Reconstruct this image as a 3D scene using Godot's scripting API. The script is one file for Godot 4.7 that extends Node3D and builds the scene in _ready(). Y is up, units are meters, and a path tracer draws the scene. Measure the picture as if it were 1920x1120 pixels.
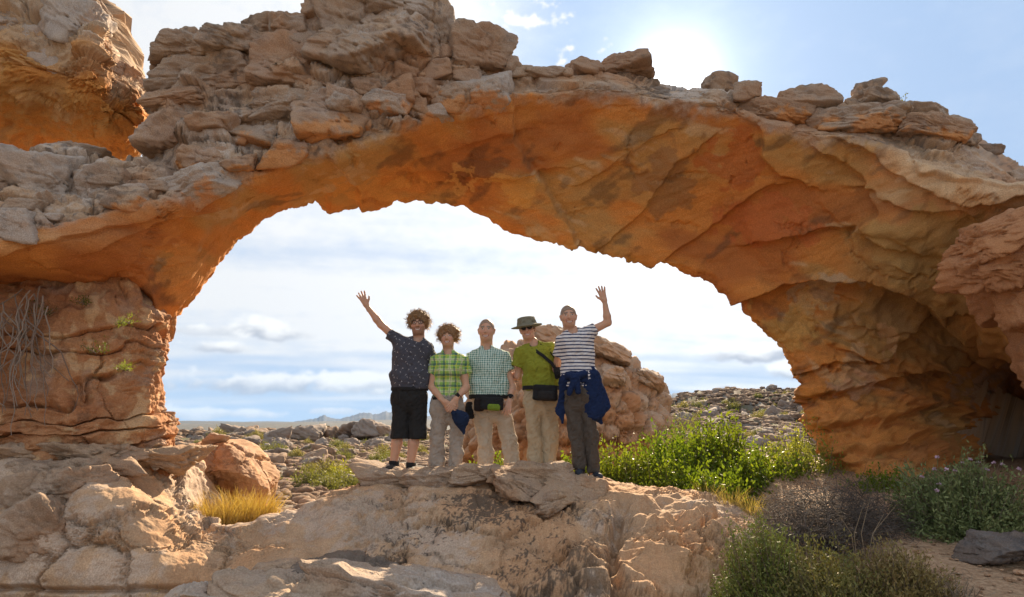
extends Node3D
# A natural sandstone arch against the light, five people waving under it.
# World: y up, metres, the camera looks along -Z. P() turns a position in the photograph and a distance into a point.

const F := 1280.0
const CAM := Vector3(0, 1.6, 0)
const PITCH := 0.18535
var CP := cos(PITCH)
var SP := sin(PITCH)
var SUN := Vector3.ZERO          # towards the sun
var M := {}                      # materials
var used := {}                   # names taken at top level
var ZB := PackedFloat32Array()   # how far the arch's front stands, for setting stones on it
const ZW := 242
const ZH := 150

var nA: FastNoiseLite
var nB: FastNoiseLite
var nC: FastNoiseLite
var nD: FastNoiseLite
var nS: FastNoiseLite
var cE: FastNoiseLite
var cV: FastNoiseLite
var dE: FastNoiseLite
var dV: FastNoiseLite


func P(px: float, py: float, d: float) -> Vector3:
	var x := (px - 960.0) / F
	var y := (560.0 - py) / F
	var k := d / (CP - y * SP)
	return CAM + Vector3(x, y * CP + SP, -(CP - y * SP)) * k


func proj(p: Vector3) -> Vector2:
	var q := p - CAM
	var depth := -q.z * CP + q.y * SP
	var up := q.y * CP + q.z * SP
	return Vector2(960.0 + F * q.x / depth, 560.0 - F * up / depth)


func ss(a: float, b: float, x: float) -> float:
	var t := clampf((x - a) / (b - a), 0.0, 1.0)
	return t * t * (3.0 - 2.0 * t)


func noise(kind: int, freq: float, oct: int, sd: int) -> FastNoiseLite:
	var n := FastNoiseLite.new()
	n.noise_type = kind as FastNoiseLite.NoiseType
	n.frequency = freq
	n.seed = sd
	n.fractal_type = FastNoiseLite.FRACTAL_FBM if oct > 1 else FastNoiseLite.FRACTAL_NONE
	n.fractal_octaves = oct
	return n


func cells(freq: float, sd: int, ret: int) -> FastNoiseLite:
	var n := FastNoiseLite.new()
	n.noise_type = FastNoiseLite.TYPE_CELLULAR
	n.cellular_distance_function = FastNoiseLite.DISTANCE_EUCLIDEAN
	n.cellular_return_type = ret as FastNoiseLite.CellularReturnType
	n.frequency = freq
	n.seed = sd
	n.fractal_type = FastNoiseLite.FRACTAL_NONE
	n.domain_warp_enabled = true
	n.domain_warp_type = FastNoiseLite.DOMAIN_WARP_SIMPLEX_REDUCED
	n.domain_warp_amplitude = 0.22 / freq * 1.6
	n.domain_warp_frequency = freq * 0.9
	n.domain_warp_fractal_type = FastNoiseLite.DOMAIN_WARP_FRACTAL_PROGRESSIVE
	n.domain_warp_fractal_octaves = 3
	return n


# ---------------------------------------------------------------- naming
func numbered(called: String) -> String:
	var n: int = used.get(called, 0)
	used[called] = n + 1
	return called if n == 0 else "%s_%03d" % [called, n]


func thing(called: String, label: String, category: String, at := Vector3.ZERO, group := "") -> Node3D:
	var o := Node3D.new()
	o.name = numbered(called)
	add_child(o)
	o.position = at
	o.set_meta("label", label)
	o.set_meta("category", category)
	if group != "":
		o.set_meta("group", group)
	return o


func tag(o: Node, label: String, category: String, group := "", kind := "") -> void:
	o.set_meta("label", label)
	if category != "":
		o.set_meta("category", category)
	if group != "":
		o.set_meta("group", group)
	if kind != "":
		o.set_meta("kind", kind)


func put(called: String, mesh: Mesh, mat: Material, parent: Node, at := Vector3.ZERO) -> MeshInstance3D:
	var o := MeshInstance3D.new()
	o.mesh = mesh
	if mat:
		o.material_override = mat
	o.name = numbered(called) if parent == self else called
	parent.add_child(o, true)
	o.position = at
	return o


# ---------------------------------------------------------------- meshes
func mesh_of(pos: PackedVector3Array, idx: PackedInt32Array, col: PackedColorArray, uv := PackedVector2Array(), nrm := PackedVector3Array()) -> ArrayMesh:
	var a := []
	a.resize(Mesh.ARRAY_MAX)
	a[Mesh.ARRAY_VERTEX] = pos
	a[Mesh.ARRAY_INDEX] = idx
	a[Mesh.ARRAY_NORMAL] = nrm if nrm.size() else normals(pos, idx)
	if col.size():
		a[Mesh.ARRAY_COLOR] = col
	if uv.size():
		a[Mesh.ARRAY_TEX_UV] = uv
	var m := ArrayMesh.new()
	m.add_surface_from_arrays(Mesh.PRIMITIVE_TRIANGLES, a)
	return m


func normals(pos: PackedVector3Array, idx: PackedInt32Array) -> PackedVector3Array:
	var n := PackedVector3Array()
	n.resize(pos.size())
	for i in range(0, idx.size(), 3):
		var a := idx[i]
		var b := idx[i + 1]
		var c := idx[i + 2]
		var k := (pos[c] - pos[a]).cross(pos[b] - pos[a])
		n[a] += k
		n[b] += k
		n[c] += k
	for i in n.size():
		n[i] = n[i].normalized()
	return n


# rows: each a list of [t, px, py, d]; segs: how many quads between neighbouring rows.
# Returns {pos, t, v, nt, nv}; v runs 0, 1, 2 ... at the rows.
func hermite(keys: Array, pts: PackedVector3Array, t: float) -> Vector3:
	var n := pts.size()
	if t <= keys[0]:
		return pts[0]
	if t >= keys[n - 1]:
		return pts[n - 1]
	var lo := 0
	var hi := n - 1
	while hi - lo > 1:
		var mid := (lo + hi) >> 1
		if keys[mid] <= t:
			lo = mid
		else:
			hi = mid
	var t0: float = keys[lo]
	var t1: float = keys[hi]
	var w := t1 - t0
	var u := (t - t0) / w
	var m0: Vector3 = (pts[hi] - pts[lo]) / w
	var m1 := m0
	if lo > 0:
		m0 = (pts[hi] - pts[lo - 1]) / (t1 - float(keys[lo - 1]))
	if hi < n - 1:
		m1 = (pts[hi + 1] - pts[lo]) / (float(keys[hi + 1]) - t0)
	var u2 := u * u
	var u3 := u2 * u
	return pts[lo] * (2 * u3 - 3 * u2 + 1) + m0 * (w * (u3 - 2 * u2 + u)) + pts[hi] * (3 * u2 - 2 * u3) + m1 * (w * (u3 - u2))


func loft(rows: Array, nt: int, segs: Array) -> Dictionary:
	var keys := []
	var pts := []
	var t_lo: float = rows[0][0][0]
	var t_hi: float = rows[0][rows[0].size() - 1][0]
	for r in rows:
		var k := []
		var p := PackedVector3Array()
		for e in r:
			k.append(float(e[0]))
			p.append(P(e[1], e[2], e[3]))
		keys.append(k)
		pts.append(p)
	var nv := 1
	for s in segs:
		nv += int(s)
	var vs := PackedFloat32Array()
	for i in segs.size():
		for j in int(segs[i]):
			vs.append(i + float(j) / float(segs[i]))
	vs.append(float(segs.size()))
	var pos := PackedVector3Array()
	pos.resize(nt * nv)
	var tt := PackedFloat32Array()
	tt.resize(nt)
	var nr := rows.size()
	for i in nt:
		var t := lerpf(t_lo, t_hi, float(i) / (nt - 1))
		tt[i] = t
		var c := PackedVector3Array()
		for r in nr:
			c.append(hermite(keys[r], pts[r], t))
		for j in nv:
			var v := vs[j]
			var k := mini(int(v), nr - 2)
			var u := v - k
			var a := c[maxi(k - 1, 0)]
			var b := c[k]
			var d := c[k + 1]
			var e := c[mini(k + 2, nr - 1)]
			var m0 := (d - a) * 0.42
			var m1 := (e - b) * 0.42
			# keep the tangents no longer than the stretch they belong to
			var l := b.distance_to(d) * 1.5
			m0 = m0.limit_length(l)
			m1 = m1.limit_length(l)
			var u2 := u * u
			var u3 := u2 * u
			pos[i * nv + j] = b * (2 * u3 - 3 * u2 + 1) + m0 * (u3 - 2 * u2 + u) + d * (3 * u2 - 2 * u3) + m1 * (u3 - u2)
	return {"pos": pos, "t": tt, "v": vs, "nt": nt, "nv": nv}


func grid_index(nt: int, nv: int) -> PackedInt32Array:
	var idx := PackedInt32Array()
	idx.resize((nt - 1) * (nv - 1) * 6)
	var k := 0
	for i in nt - 1:
		for j in nv - 1:
			var a := i * nv + j
			idx[k] = a
			idx[k + 1] = a + nv
			idx[k + 2] = a + 1
			idx[k + 3] = a + 1
			idx[k + 4] = a + nv
			idx[k + 5] = a + nv + 1
			k += 6
	return idx


# displaces the loft g along its own normals by relief(p, t, v) and colours it by tint(p, t, v)
func rock_sheet(g: Dictionary, relief: Callable, tint: Callable) -> ArrayMesh:
	var nt: int = g.nt
	var nv: int = g.nv
	var pos: PackedVector3Array = g.pos
	var idx := grid_index(nt, nv)
	var nrm := normals(pos, idx)
	var col := PackedColorArray()
	col.resize(pos.size())
	var tt: PackedFloat32Array = g.t
	var vs: PackedFloat32Array = g.v
	var out := PackedVector3Array()
	out.resize(pos.size())
	for i in nt:
		for j in nv:
			var k := i * nv + j
			var p := pos[k]
			out[k] = p + nrm[k] * float(relief.call(p, tt[i], vs[j]))
			col[k] = tint.call(p, tt[i], vs[j])
	g.out = out
	return mesh_of(out, idx, col)


# ---------------------------------------------------------------- relief and colour of the rock
func blocks(p: Vector3) -> float:
	# broken, layered crust: blocks at different heights with grooves between them
	var q := Vector3(p.x, p.y * 1.7 + p.x * 0.25, p.z)
	var e := cE.get_noise_3dv(q) + 1.0
	var v := cV.get_noise_3dv(q)
	var h := v * 0.13 * ss(0.02, 0.16, e) - 0.09 * (1.0 - ss(0.0, 0.12, e))
	var q2 := Vector3(p.x, p.y * 2.1 + p.x * 0.3, p.z)
	var e2 := dE.get_noise_3dv(q2) + 1.0
	h += dV.get_noise_3dv(q2) * 0.030 * ss(0.02, 0.2, e2) - 0.022 * (1.0 - ss(0.0, 0.12, e2))
	return h + fine(p)


func fine(p: Vector3) -> float:
	var where := ss(-0.25, 0.35, nD.get_noise_3dv(p * 0.9))
	var h := nB.get_noise_3dv(p) * 0.030 + nC.get_noise_3dv(p) * (0.006 + 0.016 * where)
	h += nS.get_noise_3d(p.x * 1.4, p.y * 11.0 + p.x * 1.5, p.z * 1.4) * (0.008 + 0.012 * where)
	return h


func mixc(a: Color, b: Color, t: float) -> Color:
	return a.lerp(b, clampf(t, 0.0, 1.0))


const GREYBROWN := Color(0.360, 0.280, 0.225)
const TAN := Color(0.460, 0.335, 0.230)
const REDBROWN := Color(0.380, 0.220, 0.130)
const PALE := Color(0.480, 0.430, 0.390)
const ORANGE := Color(0.550, 0.240, 0.070)
const RUST := Color(0.420, 0.165, 0.056)
const OCHRE := Color(0.450, 0.265, 0.100)
const BUFF := Color(0.560, 0.395, 0.235)
const BLACK := Color(0.070, 0.052, 0.042)


func crust_tint(p: Vector3) -> Color:
	var a := nA.get_noise_3dv(p * 1.3 + Vector3(7, 0, 3))
	var b := nB.get_noise_3dv(p * 0.9 + Vector3(0, 5, 0))
	var c := nC.get_noise_3dv(p * 0.8)
	var k := mixc(GREYBROWN, TAN, 0.5 + b * 1.1)
	k = mixc(k, REDBROWN, ss(0.0, 0.5, a + b * 0.5) * 0.75)
	k = mixc(k, PALE, ss(0.12, 0.4, -a * 0.8 + c * 0.45) * 0.75)
	k = mixc(k, BLACK, ss(0.32, 0.55, c * 0.8 + nD.get_noise_3dv(p * 0.6)) * 0.6)
	return speckle(k, p)


# grains and small blotches of other minerals
func speckle(k: Color, p: Vector3) -> Color:
	var where := ss(-0.3, 0.35, nD.get_noise_3dv(p * 0.8 + Vector3(2, 7, 1)))
	var f := 1.18 * (1.0 + (0.05 + 0.16 * where) * nC.get_noise_3dv(p * 2.6 + Vector3(1, 9, 2)) + 0.14 * nB.get_noise_3dv(Vector3(p.x * 0.9, p.y * 3.0, p.z * 0.9)))
	return Color(k.r * f, k.g * f, k.b * f)


func orange_tint(p: Vector3) -> Color:
	# broad swathes drawn out along the bedding
	var f := Vector3(p.x * 0.55 + p.y * 0.3, p.y * 1.5 + p.x * 0.2, p.z * 0.5)
	var a := nA.get_noise_3dv(f * 1.3)
	var b := nB.get_noise_3dv(f * 0.5 + Vector3(3, 1, 9))
	var c := nC.get_noise_3dv(f * 0.5)
	var k := mixc(ORANGE, RUST, ss(-0.1, 0.35, a + b * 0.25))
	k = mixc(k, OCHRE, ss(0.0, 0.3, -a * 0.8 + b * 0.5) * 0.85)
	k = mixc(k, BUFF, ss(0.30, 0.46, b * 0.8 + c * 0.3 - a * 0.3) * 0.6)
	# dark mineral streaks that run along the bedding
	var s := nD.get_noise_3d(p.x * 0.35 + p.z * 0.2, p.y * 1.3 - p.x * 0.9, p.z * 0.6)
	k = mixc(k, BLACK, ss(0.18, 0.40, s + c * 0.18 + b * 0.12) * 0.48)
	return speckle(k, p)


# ---------------------------------------------------------------- sky
var kA: FastNoiseLite
var kB: FastNoiseLite
var kC: FastNoiseLite


const CLOUDS := [
	[-19.2, 3.1, 8.5, 1.15, 0.75], [-12.0, 3.4, 5.0, 0.9, 0.3], [-20.5, 7.4, 3.6, 0.95, 0.8], [-23.5, 5.9, 2.4, 0.7, 0.7], [-25.0, 7.2, 3.0, 0.7, 0.2],
	[20.0, 5.6, 4.6, 0.95, 1.0], [23.0, 4.1, 2.6, 0.9, 0.8], [17.2, 2.9, 1.2, 0.6, 0.7], [-24.0, 0.9, 6.0, 0.55, 0.1], [-14.0, 1.2, 6.0, 0.5, 0.1],
	[-42.0, 4.5, 8.0, 1.3, 0.6], [38.0, 4.2, 7.0, 1.2, 0.6], [70.0, 6.0, 10.0, 1.6, 0.5], [-80.0, 5.0, 11.0, 1.5, 0.5], [120.0, 5.5, 12.0, 1.6, 0.4], [-130.0, 6.0, 12.0, 1.8, 0.4], [165.0, 5.0, 10.0, 1.5, 0.4],
]


func sky_at(az: float, el: float) -> Color:
	# az, el in degrees; az 0 is -Z, to the right positive
	var ra := deg_to_rad(az)
	var re := deg_to_rad(el)
	var dir := Vector3(sin(ra) * cos(re), sin(re), -cos(ra) * cos(re))
	var ang := rad_to_deg(acos(clampf(dir.dot(SUN), -1.0, 1.0)))
	var e := maxf(el, 0.0)
	var low := exp(-e / 14.0)
	var c := Vector3(0.125, 0.185, 0.285).lerp(Vector3(0.205, 0.255, 0.320), low)
	# the bright air round the sun
	var glow := 1.5 * exp(-ang / 1.3) + 0.16 * exp(-ang / 5.5) + 0.05 * exp(-ang / 22.0)
	c += Vector3(1.0, 0.97, 0.92) * glow
	# flat cloud-layer coordinates, so that clouds shrink towards the horizon
	var h := 1.0 / (sin(re) + 0.10) if el > -2.0 else 12.0
	var cx := sin(ra) * h
	var cz := cos(ra) * h
	# thin high veil, streaked
	var s1 := kA.get_noise_2d(cx * 26.0 + cz * 9.0, cz * 60.0 - cx * 10.0)
	var s2 := kB.get_noise_2d(cx * 40.0 + cz * 14.0, cz * 150.0 - cx * 30.0)
	# the veil lies over most of the sky and leaves a clear window high on the right
	var clear := ss(-10.0, 6.0, az) * ss(95.0, 55.0, az) * ss(lerpf(19.0, 10.0, ss(20.0, 34.0, az)), lerpf(27.0, 17.0, ss(20.0, 34.0, az)), el) * ss(82.0, 60.0, el)
	var cover := 0.93 * (1.0 - clear) * (1.0 - 0.35 * ss(40.0, 80.0, el))
	cover *= ss(0.0, 6.0, e + 5.0 * s1)
	var s3 := kB.get_noise_2d(az * 15.0 + el * 9.0 + 90.0, el * 34.0 - az * 4.0) + 0.5 * kC.get_noise_2d(az * 40.0, el * 70.0)
	var veil := clampf(cover + s3 * 0.20 * (0.25 + cover) + s1 * 0.50 * (0.20 + 0.6 * cover) + s2 * 0.42 * (0.2 + 0.7 * cover), 0.0, 1.0)
	var vb := 0.300 + 0.38 * exp(-ang / 15.0) + 0.06 * exp(-ang / 40.0)
	c = c.lerp(Vector3(1.0, 0.99, 0.97) * maxf(vb, c.x), veil * 0.85)
	# small broken puffs high up
	var puff := kC.get_noise_2d(az * 13.0 + 300.0, el * 26.0) + 0.35 * kB.get_noise_2d(az * 40.0, el * 60.0)
	var reg := ss(25.5, 29.0, el) * ss(38.0, 34.0, el) * ss(-9.0, -4.0, az) * ss(17.0, 9.0, az)
	var pf := ss(0.20, 0.46, puff - (1.0 - reg) * 0.9)
	c = c.lerp(Vector3(0.40, 0.395, 0.39), pf * 0.85)
	# low heaped clouds with grey bellies: bearing, height, half-width, half-height, how dark below
	for q in CLOUDS:
		var u: float = (az - q[0]) / q[2]
		if absf(u) > 1.6:
			continue
		var w: float = (el - q[1]) / q[3]
		if absf(w) > 2.2:
			continue
		var big := kC.get_noise_2d(az * 9.0 + q[0] * 50.0, el * 16.0)
		var det := kB.get_noise_2d(az * 22.0 + q[0] * 9.0, el * 40.0)
		var rr := sqrt(u * u + (w * w if w > 0.0 else w * w * 2.2))
		var den := ss(1.05, 0.55, rr - big * 1.0 - det * 0.55)
		if den > 0.0:
			var up := ss(-0.5, 0.75, w + big * 0.9 + det * 0.7)
			var lit := exp(-ang / 25.0)
			var body := Vector3(0.155, 0.168, 0.195).lerp(Vector3(0.27, 0.28, 0.295), 1.0 - float(q[4])) * (1.0 + 0.25 * lit)
			var edge := Vector3(0.345, 0.345, 0.34) * (1.0 + 0.5 * lit)
			c = c.lerp(body.lerp(edge, up), den * 0.9)
	return Color(c.x, c.y, c.z)


func make_sky() -> PanoramaSkyMaterial:
	kA = noise(FastNoiseLite.TYPE_SIMPLEX_SMOOTH, 0.011, 5, 5)
	kB = noise(FastNoiseLite.TYPE_SIMPLEX_SMOOTH, 0.012, 6, 11)
	kB.fractal_gain = 0.58
	kC = noise(FastNoiseLite.TYPE_SIMPLEX_SMOOTH, 0.012, 6, 23)
	kC.fractal_gain = 0.6
	var w := 720
	var h := 360
	var im := Image.create_empty(w, h, false, Image.FORMAT_RGBF)
	for y in h:
		var el := 90.0 - (y + 0.5) / h * 180.0
		if el < -6.0:
			im.fill_rect(Rect2i(0, y, w, h - y), Color(0.22, 0.20, 0.18))
			break
		for x in w:
			im.set_pixel(x, y, sky_at((x + 0.5) / w * 360.0 - 180.0, el))
	var W := 3600
	var H := 1800
	im.resize(W, H, Image.INTERPOLATE_BILINEAR)
	for y in range(int((90.0 - 41.0) * 10.0), int((90.0 + 2.0) * 10.0)):
		var el := 90.0 - (y + 0.5) / 10.0
		for x in range(int((180.0 - 41.0) * 10.0), int((180.0 + 41.0) * 10.0)):
			im.set_pixel(x, y, sky_at((x + 0.5) / 10.0 - 180.0, el))
	var m := PanoramaSkyMaterial.new()
	# a panorama's left edge looks along -Z
	var turned := Image.create_empty(W, H, false, Image.FORMAT_RGBF)
	turned.blit_rect(im, Rect2i(W / 2, 0, W / 2, H), Vector2i(0, 0))
	turned.blit_rect(im, Rect2i(0, 0, W / 2, H), Vector2i(W / 2, 0))
	m.panorama = ImageTexture.create_from_image(turned)
	return m


# ---------------------------------------------------------------- materials
func grain_texture(sd: int, freq: float, lo: Color, hi: Color, spots: float) -> ImageTexture:
	var n := noise(FastNoiseLite.TYPE_SIMPLEX_SMOOTH, freq, 5, sd)
	var im := n.get_seamless_image(512, 512, false, false, 0.12)
	var s := noise(FastNoiseLite.TYPE_CELLULAR, freq * 4.0, 1, sd + 1).get_seamless_image(512, 512, false, false, 0.12)
	im.convert(Image.FORMAT_RGB8)
	for y in 512:
		for x in 512:
			var v := im.get_pixel(x, y).r
			var c := lo.lerp(hi, clampf((v - 0.5) * 1.5 + 0.5, 0, 1))
			var k := s.get_pixel(x, y).r
			c = c * (1.0 - spots * clampf((0.35 - k) * 3.0, 0.0, 1.0))
			im.set_pixel(x, y, c)
	return ImageTexture.create_from_image(im)


func height_texture(sd: int, freq: float) -> ImageTexture:
	var n := noise(FastNoiseLite.TYPE_SIMPLEX_SMOOTH, freq, 6, sd)
	n.fractal_gain = 0.6
	return ImageTexture.create_from_image(n.get_seamless_image(512, 512, false, false, 0.12))


func rock_material(scale: float, bump: float, rough := 0.93) -> StandardMaterial3D:
	var m := StandardMaterial3D.new()
	m.vertex_color_use_as_albedo = true
	m.roughness = rough
	m.metallic_specular = 0.25
	m.albedo_texture = M.grain
	m.uv1_triplanar = true
	m.uv1_world_triplanar = true
	m.uv1_triplanar_sharpness = 3.0
	m.uv1_scale = Vector3.ONE * scale
	m.heightmap_enabled = true
	m.heightmap_texture = M.relief
	m.heightmap_scale = bump
	return m


func plain(c: Color, rough := 0.85) -> StandardMaterial3D:
	var m := StandardMaterial3D.new()
	m.albedo_color = c.linear_to_srgb()
	m.roughness = rough
	m.metallic_specular = 0.3
	return m


func setup_materials() -> void:
	nA = noise(FastNoiseLite.TYPE_SIMPLEX_SMOOTH, 0.55, 4, 1)
	nB = noise(FastNoiseLite.TYPE_SIMPLEX_SMOOTH, 2.6, 4, 2)
	nC = noise(FastNoiseLite.TYPE_SIMPLEX_SMOOTH, 11.0, 3, 3)
	nD = noise(FastNoiseLite.TYPE_SIMPLEX_SMOOTH, 1.5, 4, 4)
	nS = noise(FastNoiseLite.TYPE_SIMPLEX_SMOOTH, 1.0, 3, 6)
	cE = cells(1.9, 31, FastNoiseLite.RETURN_DISTANCE2_SUB)
	cV = cells(1.9, 31, FastNoiseLite.RETURN_CELL_VALUE)
	dE = cells(5.0, 47, FastNoiseLite.RETURN_DISTANCE2_SUB)
	dV = cells(5.0, 47, FastNoiseLite.RETURN_CELL_VALUE)
	M.grain = grain_texture(71, 0.075, Color(0.84, 0.82, 0.80), Color(1.0, 1.0, 1.0), 0.0)
	M.relief = height_texture(91, 0.045)
	M.rock = rock_material(1.5, 0.45)
	M.smooth_rock = rock_material(1.4, 0.4)
	M.far_rock = rock_material(0.15, 8.0)
	M.ground = rock_material(0.5, 2.5)


# ---------------------------------------------------------------- the arch
const SPAN := [
	# t, then px, py, d of: skyline, crust, lip, underside, underside, inner edge
	[-600, [-800, 300, 6.4], [-800, 370, 6.0], [-800, 450, 5.7], [-800, 490, 5.9], [-800, 515, 6.3], [-800, 530, 6.9]],
	[-150, [-150, 300, 6.6], [-150, 370, 6.2], [-150, 450, 5.9], [-150, 490, 6.0], [-150, 515, 6.4], [-150, 530, 7.0]],
	[0, [0, 295, 6.7], [0, 365, 6.3], [0, 440, 6.0], [0, 480, 6.05], [0, 510, 6.4], [0, 532, 7.0]],
	[130, [130, 295, 6.8], [135, 350, 6.45], [140, 412, 6.2], [140, 455, 6.2], [140, 500, 6.5], [150, 528, 7.1]],
	[230, [235, 302, 7.0], [240, 340, 6.7], [250, 385, 6.4], [235, 440, 6.45], [225, 490, 6.7], [230, 520, 7.2]],
	[270, [275, 298, 7.05], [290, 330, 6.8], [310, 370, 6.55], [290, 430, 6.7], [280, 490, 7.0], [285, 565, 7.5]],
	[290, [294, 262, 7.1], [320, 310, 6.85], [345, 362, 6.65], [325, 430, 6.85], [310, 500, 7.3], [294, 610, 7.9]],
	[310, [304, 200, 7.15], [345, 280, 6.9], [375, 352, 6.7], [350, 420, 6.95], [335, 500, 7.4], [318, 602, 8.0]],
	[330, [316, 140, 7.2], [370, 250, 6.95], [410, 345, 6.75], [385, 410, 7.0], [365, 490, 7.5], [345, 574, 8.1]],
	[350, [325, 100, 7.2], [395, 220, 6.95], [440, 335, 6.8], [415, 400, 7.1], [395, 460, 7.6], [383, 522, 8.2]],
	[400, [385, 88, 7.2], [430, 200, 7.0], [480, 325, 6.85], [465, 370, 7.15], [450, 415, 7.7], [440, 460, 8.3]],
	[460, [455, 75, 7.2], [490, 190, 7.0], [530, 308, 6.9], [520, 345, 7.2], [515, 375, 7.8], [510, 404, 8.4]],
	[520, [520, 60, 7.25], [540, 175, 7.0], [575, 297, 6.95], [565, 330, 7.25], [558, 360, 7.9], [550, 382, 8.5]],
	[580, [580, 40, 7.3], [590, 165, 7.0], [615, 288, 7.0], [610, 325, 7.35], [602, 355, 8.0], [594, 380, 8.6]],
	[600, [600, 32, 7.3], [607, 160, 7.0], [632, 282, 7.02], [628, 322, 7.4], [624, 362, 8.03], [617, 402, 8.62]],
	[650, [650, 18, 7.3], [655, 150, 7.05], [670, 268, 7.05], [670, 315, 7.5], [665, 360, 8.1], [665, 395, 8.7]],
	[750, [750, 8, 7.4], [755, 130, 7.15], [760, 238, 7.15], [760, 290, 7.6], [765, 340, 8.2], [770, 378, 8.75]],
	[850, [845, 55, 7.5], [850, 135, 7.3], [855, 205, 7.25], [858, 275, 7.75], [862, 345, 8.3], [868, 393, 8.8]],
	[940, [940, 122, 7.6], [940, 155, 7.45], [940, 190, 7.35], [945, 290, 7.9], [950, 380, 8.4], [950, 436, 8.85]],
	[1030, [1030, 143, 7.7], [1030, 158, 7.55], [1030, 176, 7.45], [1035, 290, 8.0], [1045, 390, 8.5], [1055, 452, 8.9]],
	[1130, [1130, 132, 7.8], [1130, 150, 7.6], [1130, 172, 7.5], [1140, 290, 8.05], [1150, 400, 8.6], [1160, 482, 9.0]],
	[1250, [1255, 164, 7.9], [1255, 174, 7.7], [1255, 190, 7.6], [1265, 300, 8.1], [1270, 420, 8.7], [1275, 512, 9.05]],
	[1350, [1350, 167, 7.9], [1350, 187, 7.7], [1355, 205, 7.6], [1365, 320, 8.1], [1370, 440, 8.7], [1360, 546, 9.1]],
	[1440, [1440, 206, 7.9], [1440, 222, 7.7], [1440, 240, 7.55], [1440, 360, 8.1], [1430, 490, 8.7], [1400, 598, 9.1]],
	[1530, [1530, 214, 7.8], [1530, 237, 7.6], [1530, 258, 7.45], [1520, 400, 8.1], [1490, 540, 8.75], [1450, 646, 9.15]],
	[1620, [1620, 206, 7.7], [1625, 235, 7.5], [1630, 265, 7.35], [1590, 430, 8.05], [1550, 590, 8.8], [1503, 698, 9.2]],
	[1700, [1700, 218, 7.6], [1705, 260, 7.35], [1710, 325, 7.15], [1650, 480, 8.0], [1600, 650, 8.9], [1524, 775, 9.2]],
	[1780, [1780, 248, 7.5], [1785, 300, 7.2], [1785, 358, 7.0], [1730, 510, 8.0], [1660, 690, 9.0], [1570, 862, 9.0]],
	[1850, [1850, 290, 7.4], [1855, 325, 7.1], [1850, 368, 6.85], [1810, 530, 7.9], [1740, 710, 9.3], [1645, 900, 8.7]],
	[1920, [1920, 338, 7.3], [1925, 352, 7.0], [1920, 370, 6.7], [1888, 600, 7.9], [1830, 745, 10.5], [1750, 908, 9.0]],
	[2000, [2000, 382, 7.2], [2005, 388, 6.9], [2000, 402, 6.6], [1970, 660, 7.9], [1905, 790, 14.5], [1850, 915, 12.0]],
	[2150, [2200, 420, 7.0], [2200, 432, 6.8], [2200, 450, 6.5], [2150, 700, 7.9], [2050, 800, 15.0], [2000, 930, 14.0]],
	[2400, [2700, 430, 6.8], [2700, 440, 6.6], [2700, 460, 6.4], [2650, 650, 7.9], [2600, 800, 11.5], [2550, 930, 11.0]],
]


# ledges and seams of the hollow: amplitude, how far they fade (in photograph pixels), then their course
const LEDGES := [
	[0.05, 45, [560, 395], [640, 360], [720, 325], [800, 290], [870, 265], [960, 248]],
	[0.07, 50, [1085, 450], [1040, 390], [1005, 335], [985, 300], [972, 262], [965, 215]],
	[0.09, 60, [1420, 235], [1430, 290], [1460, 330], [1500, 345]],
	[0.10, 60, [1420, 455], [1500, 445], [1540, 432], [1600, 428], [1660, 450]],
	[0.26, 90, [1430, 548], [1540, 522], [1620, 520], [1690, 545], [1750, 590], [1830, 640], [1930, 655]],
	[0.11, 50, [1515, 705], [1560, 690], [1640, 670], [1700, 640], [1740, 600]],
	[0.13, 50, [1525, 748], [1600, 735], [1700, 700], [1800, 690], [1930, 700]],
	[0.13, 45, [1535, 803], [1640, 790], [1750, 770], [1850, 790], [1930, 800]],
	[0.12, 45, [1555, 853], [1640, 840], [1740, 815], [1840, 800]],
	[0.09, 60, [1590, 262], [1650, 290], [1700, 330], [1760, 362], [1850, 372], [1930, 365]],
	[0.07, 45, [200, 470], [280, 430], [360, 400], [440, 375], [520, 345]],
	[0.06, 40, [-60, 495], [100, 470], [190, 440], [300, 405]],
	[0.07, 60, [1150, 440], [1210, 385], [1260, 330], [1310, 280]],
	[0.06, 50, [1100, 335], [1180, 290], [1240, 265]],
	[0.08, 60, [1220, 500], [1330, 425], [1400, 372], [1450, 358]],
	[0.08, 50, [1545, 290], [1610, 335], [1640, 390], [1600, 432]],
	[0.06, 45, [620, 300], [660, 350], [680, 390]],
	[0.07, 55, [740, 330], [840, 320], [960, 345], [1020, 330]],
]
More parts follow.
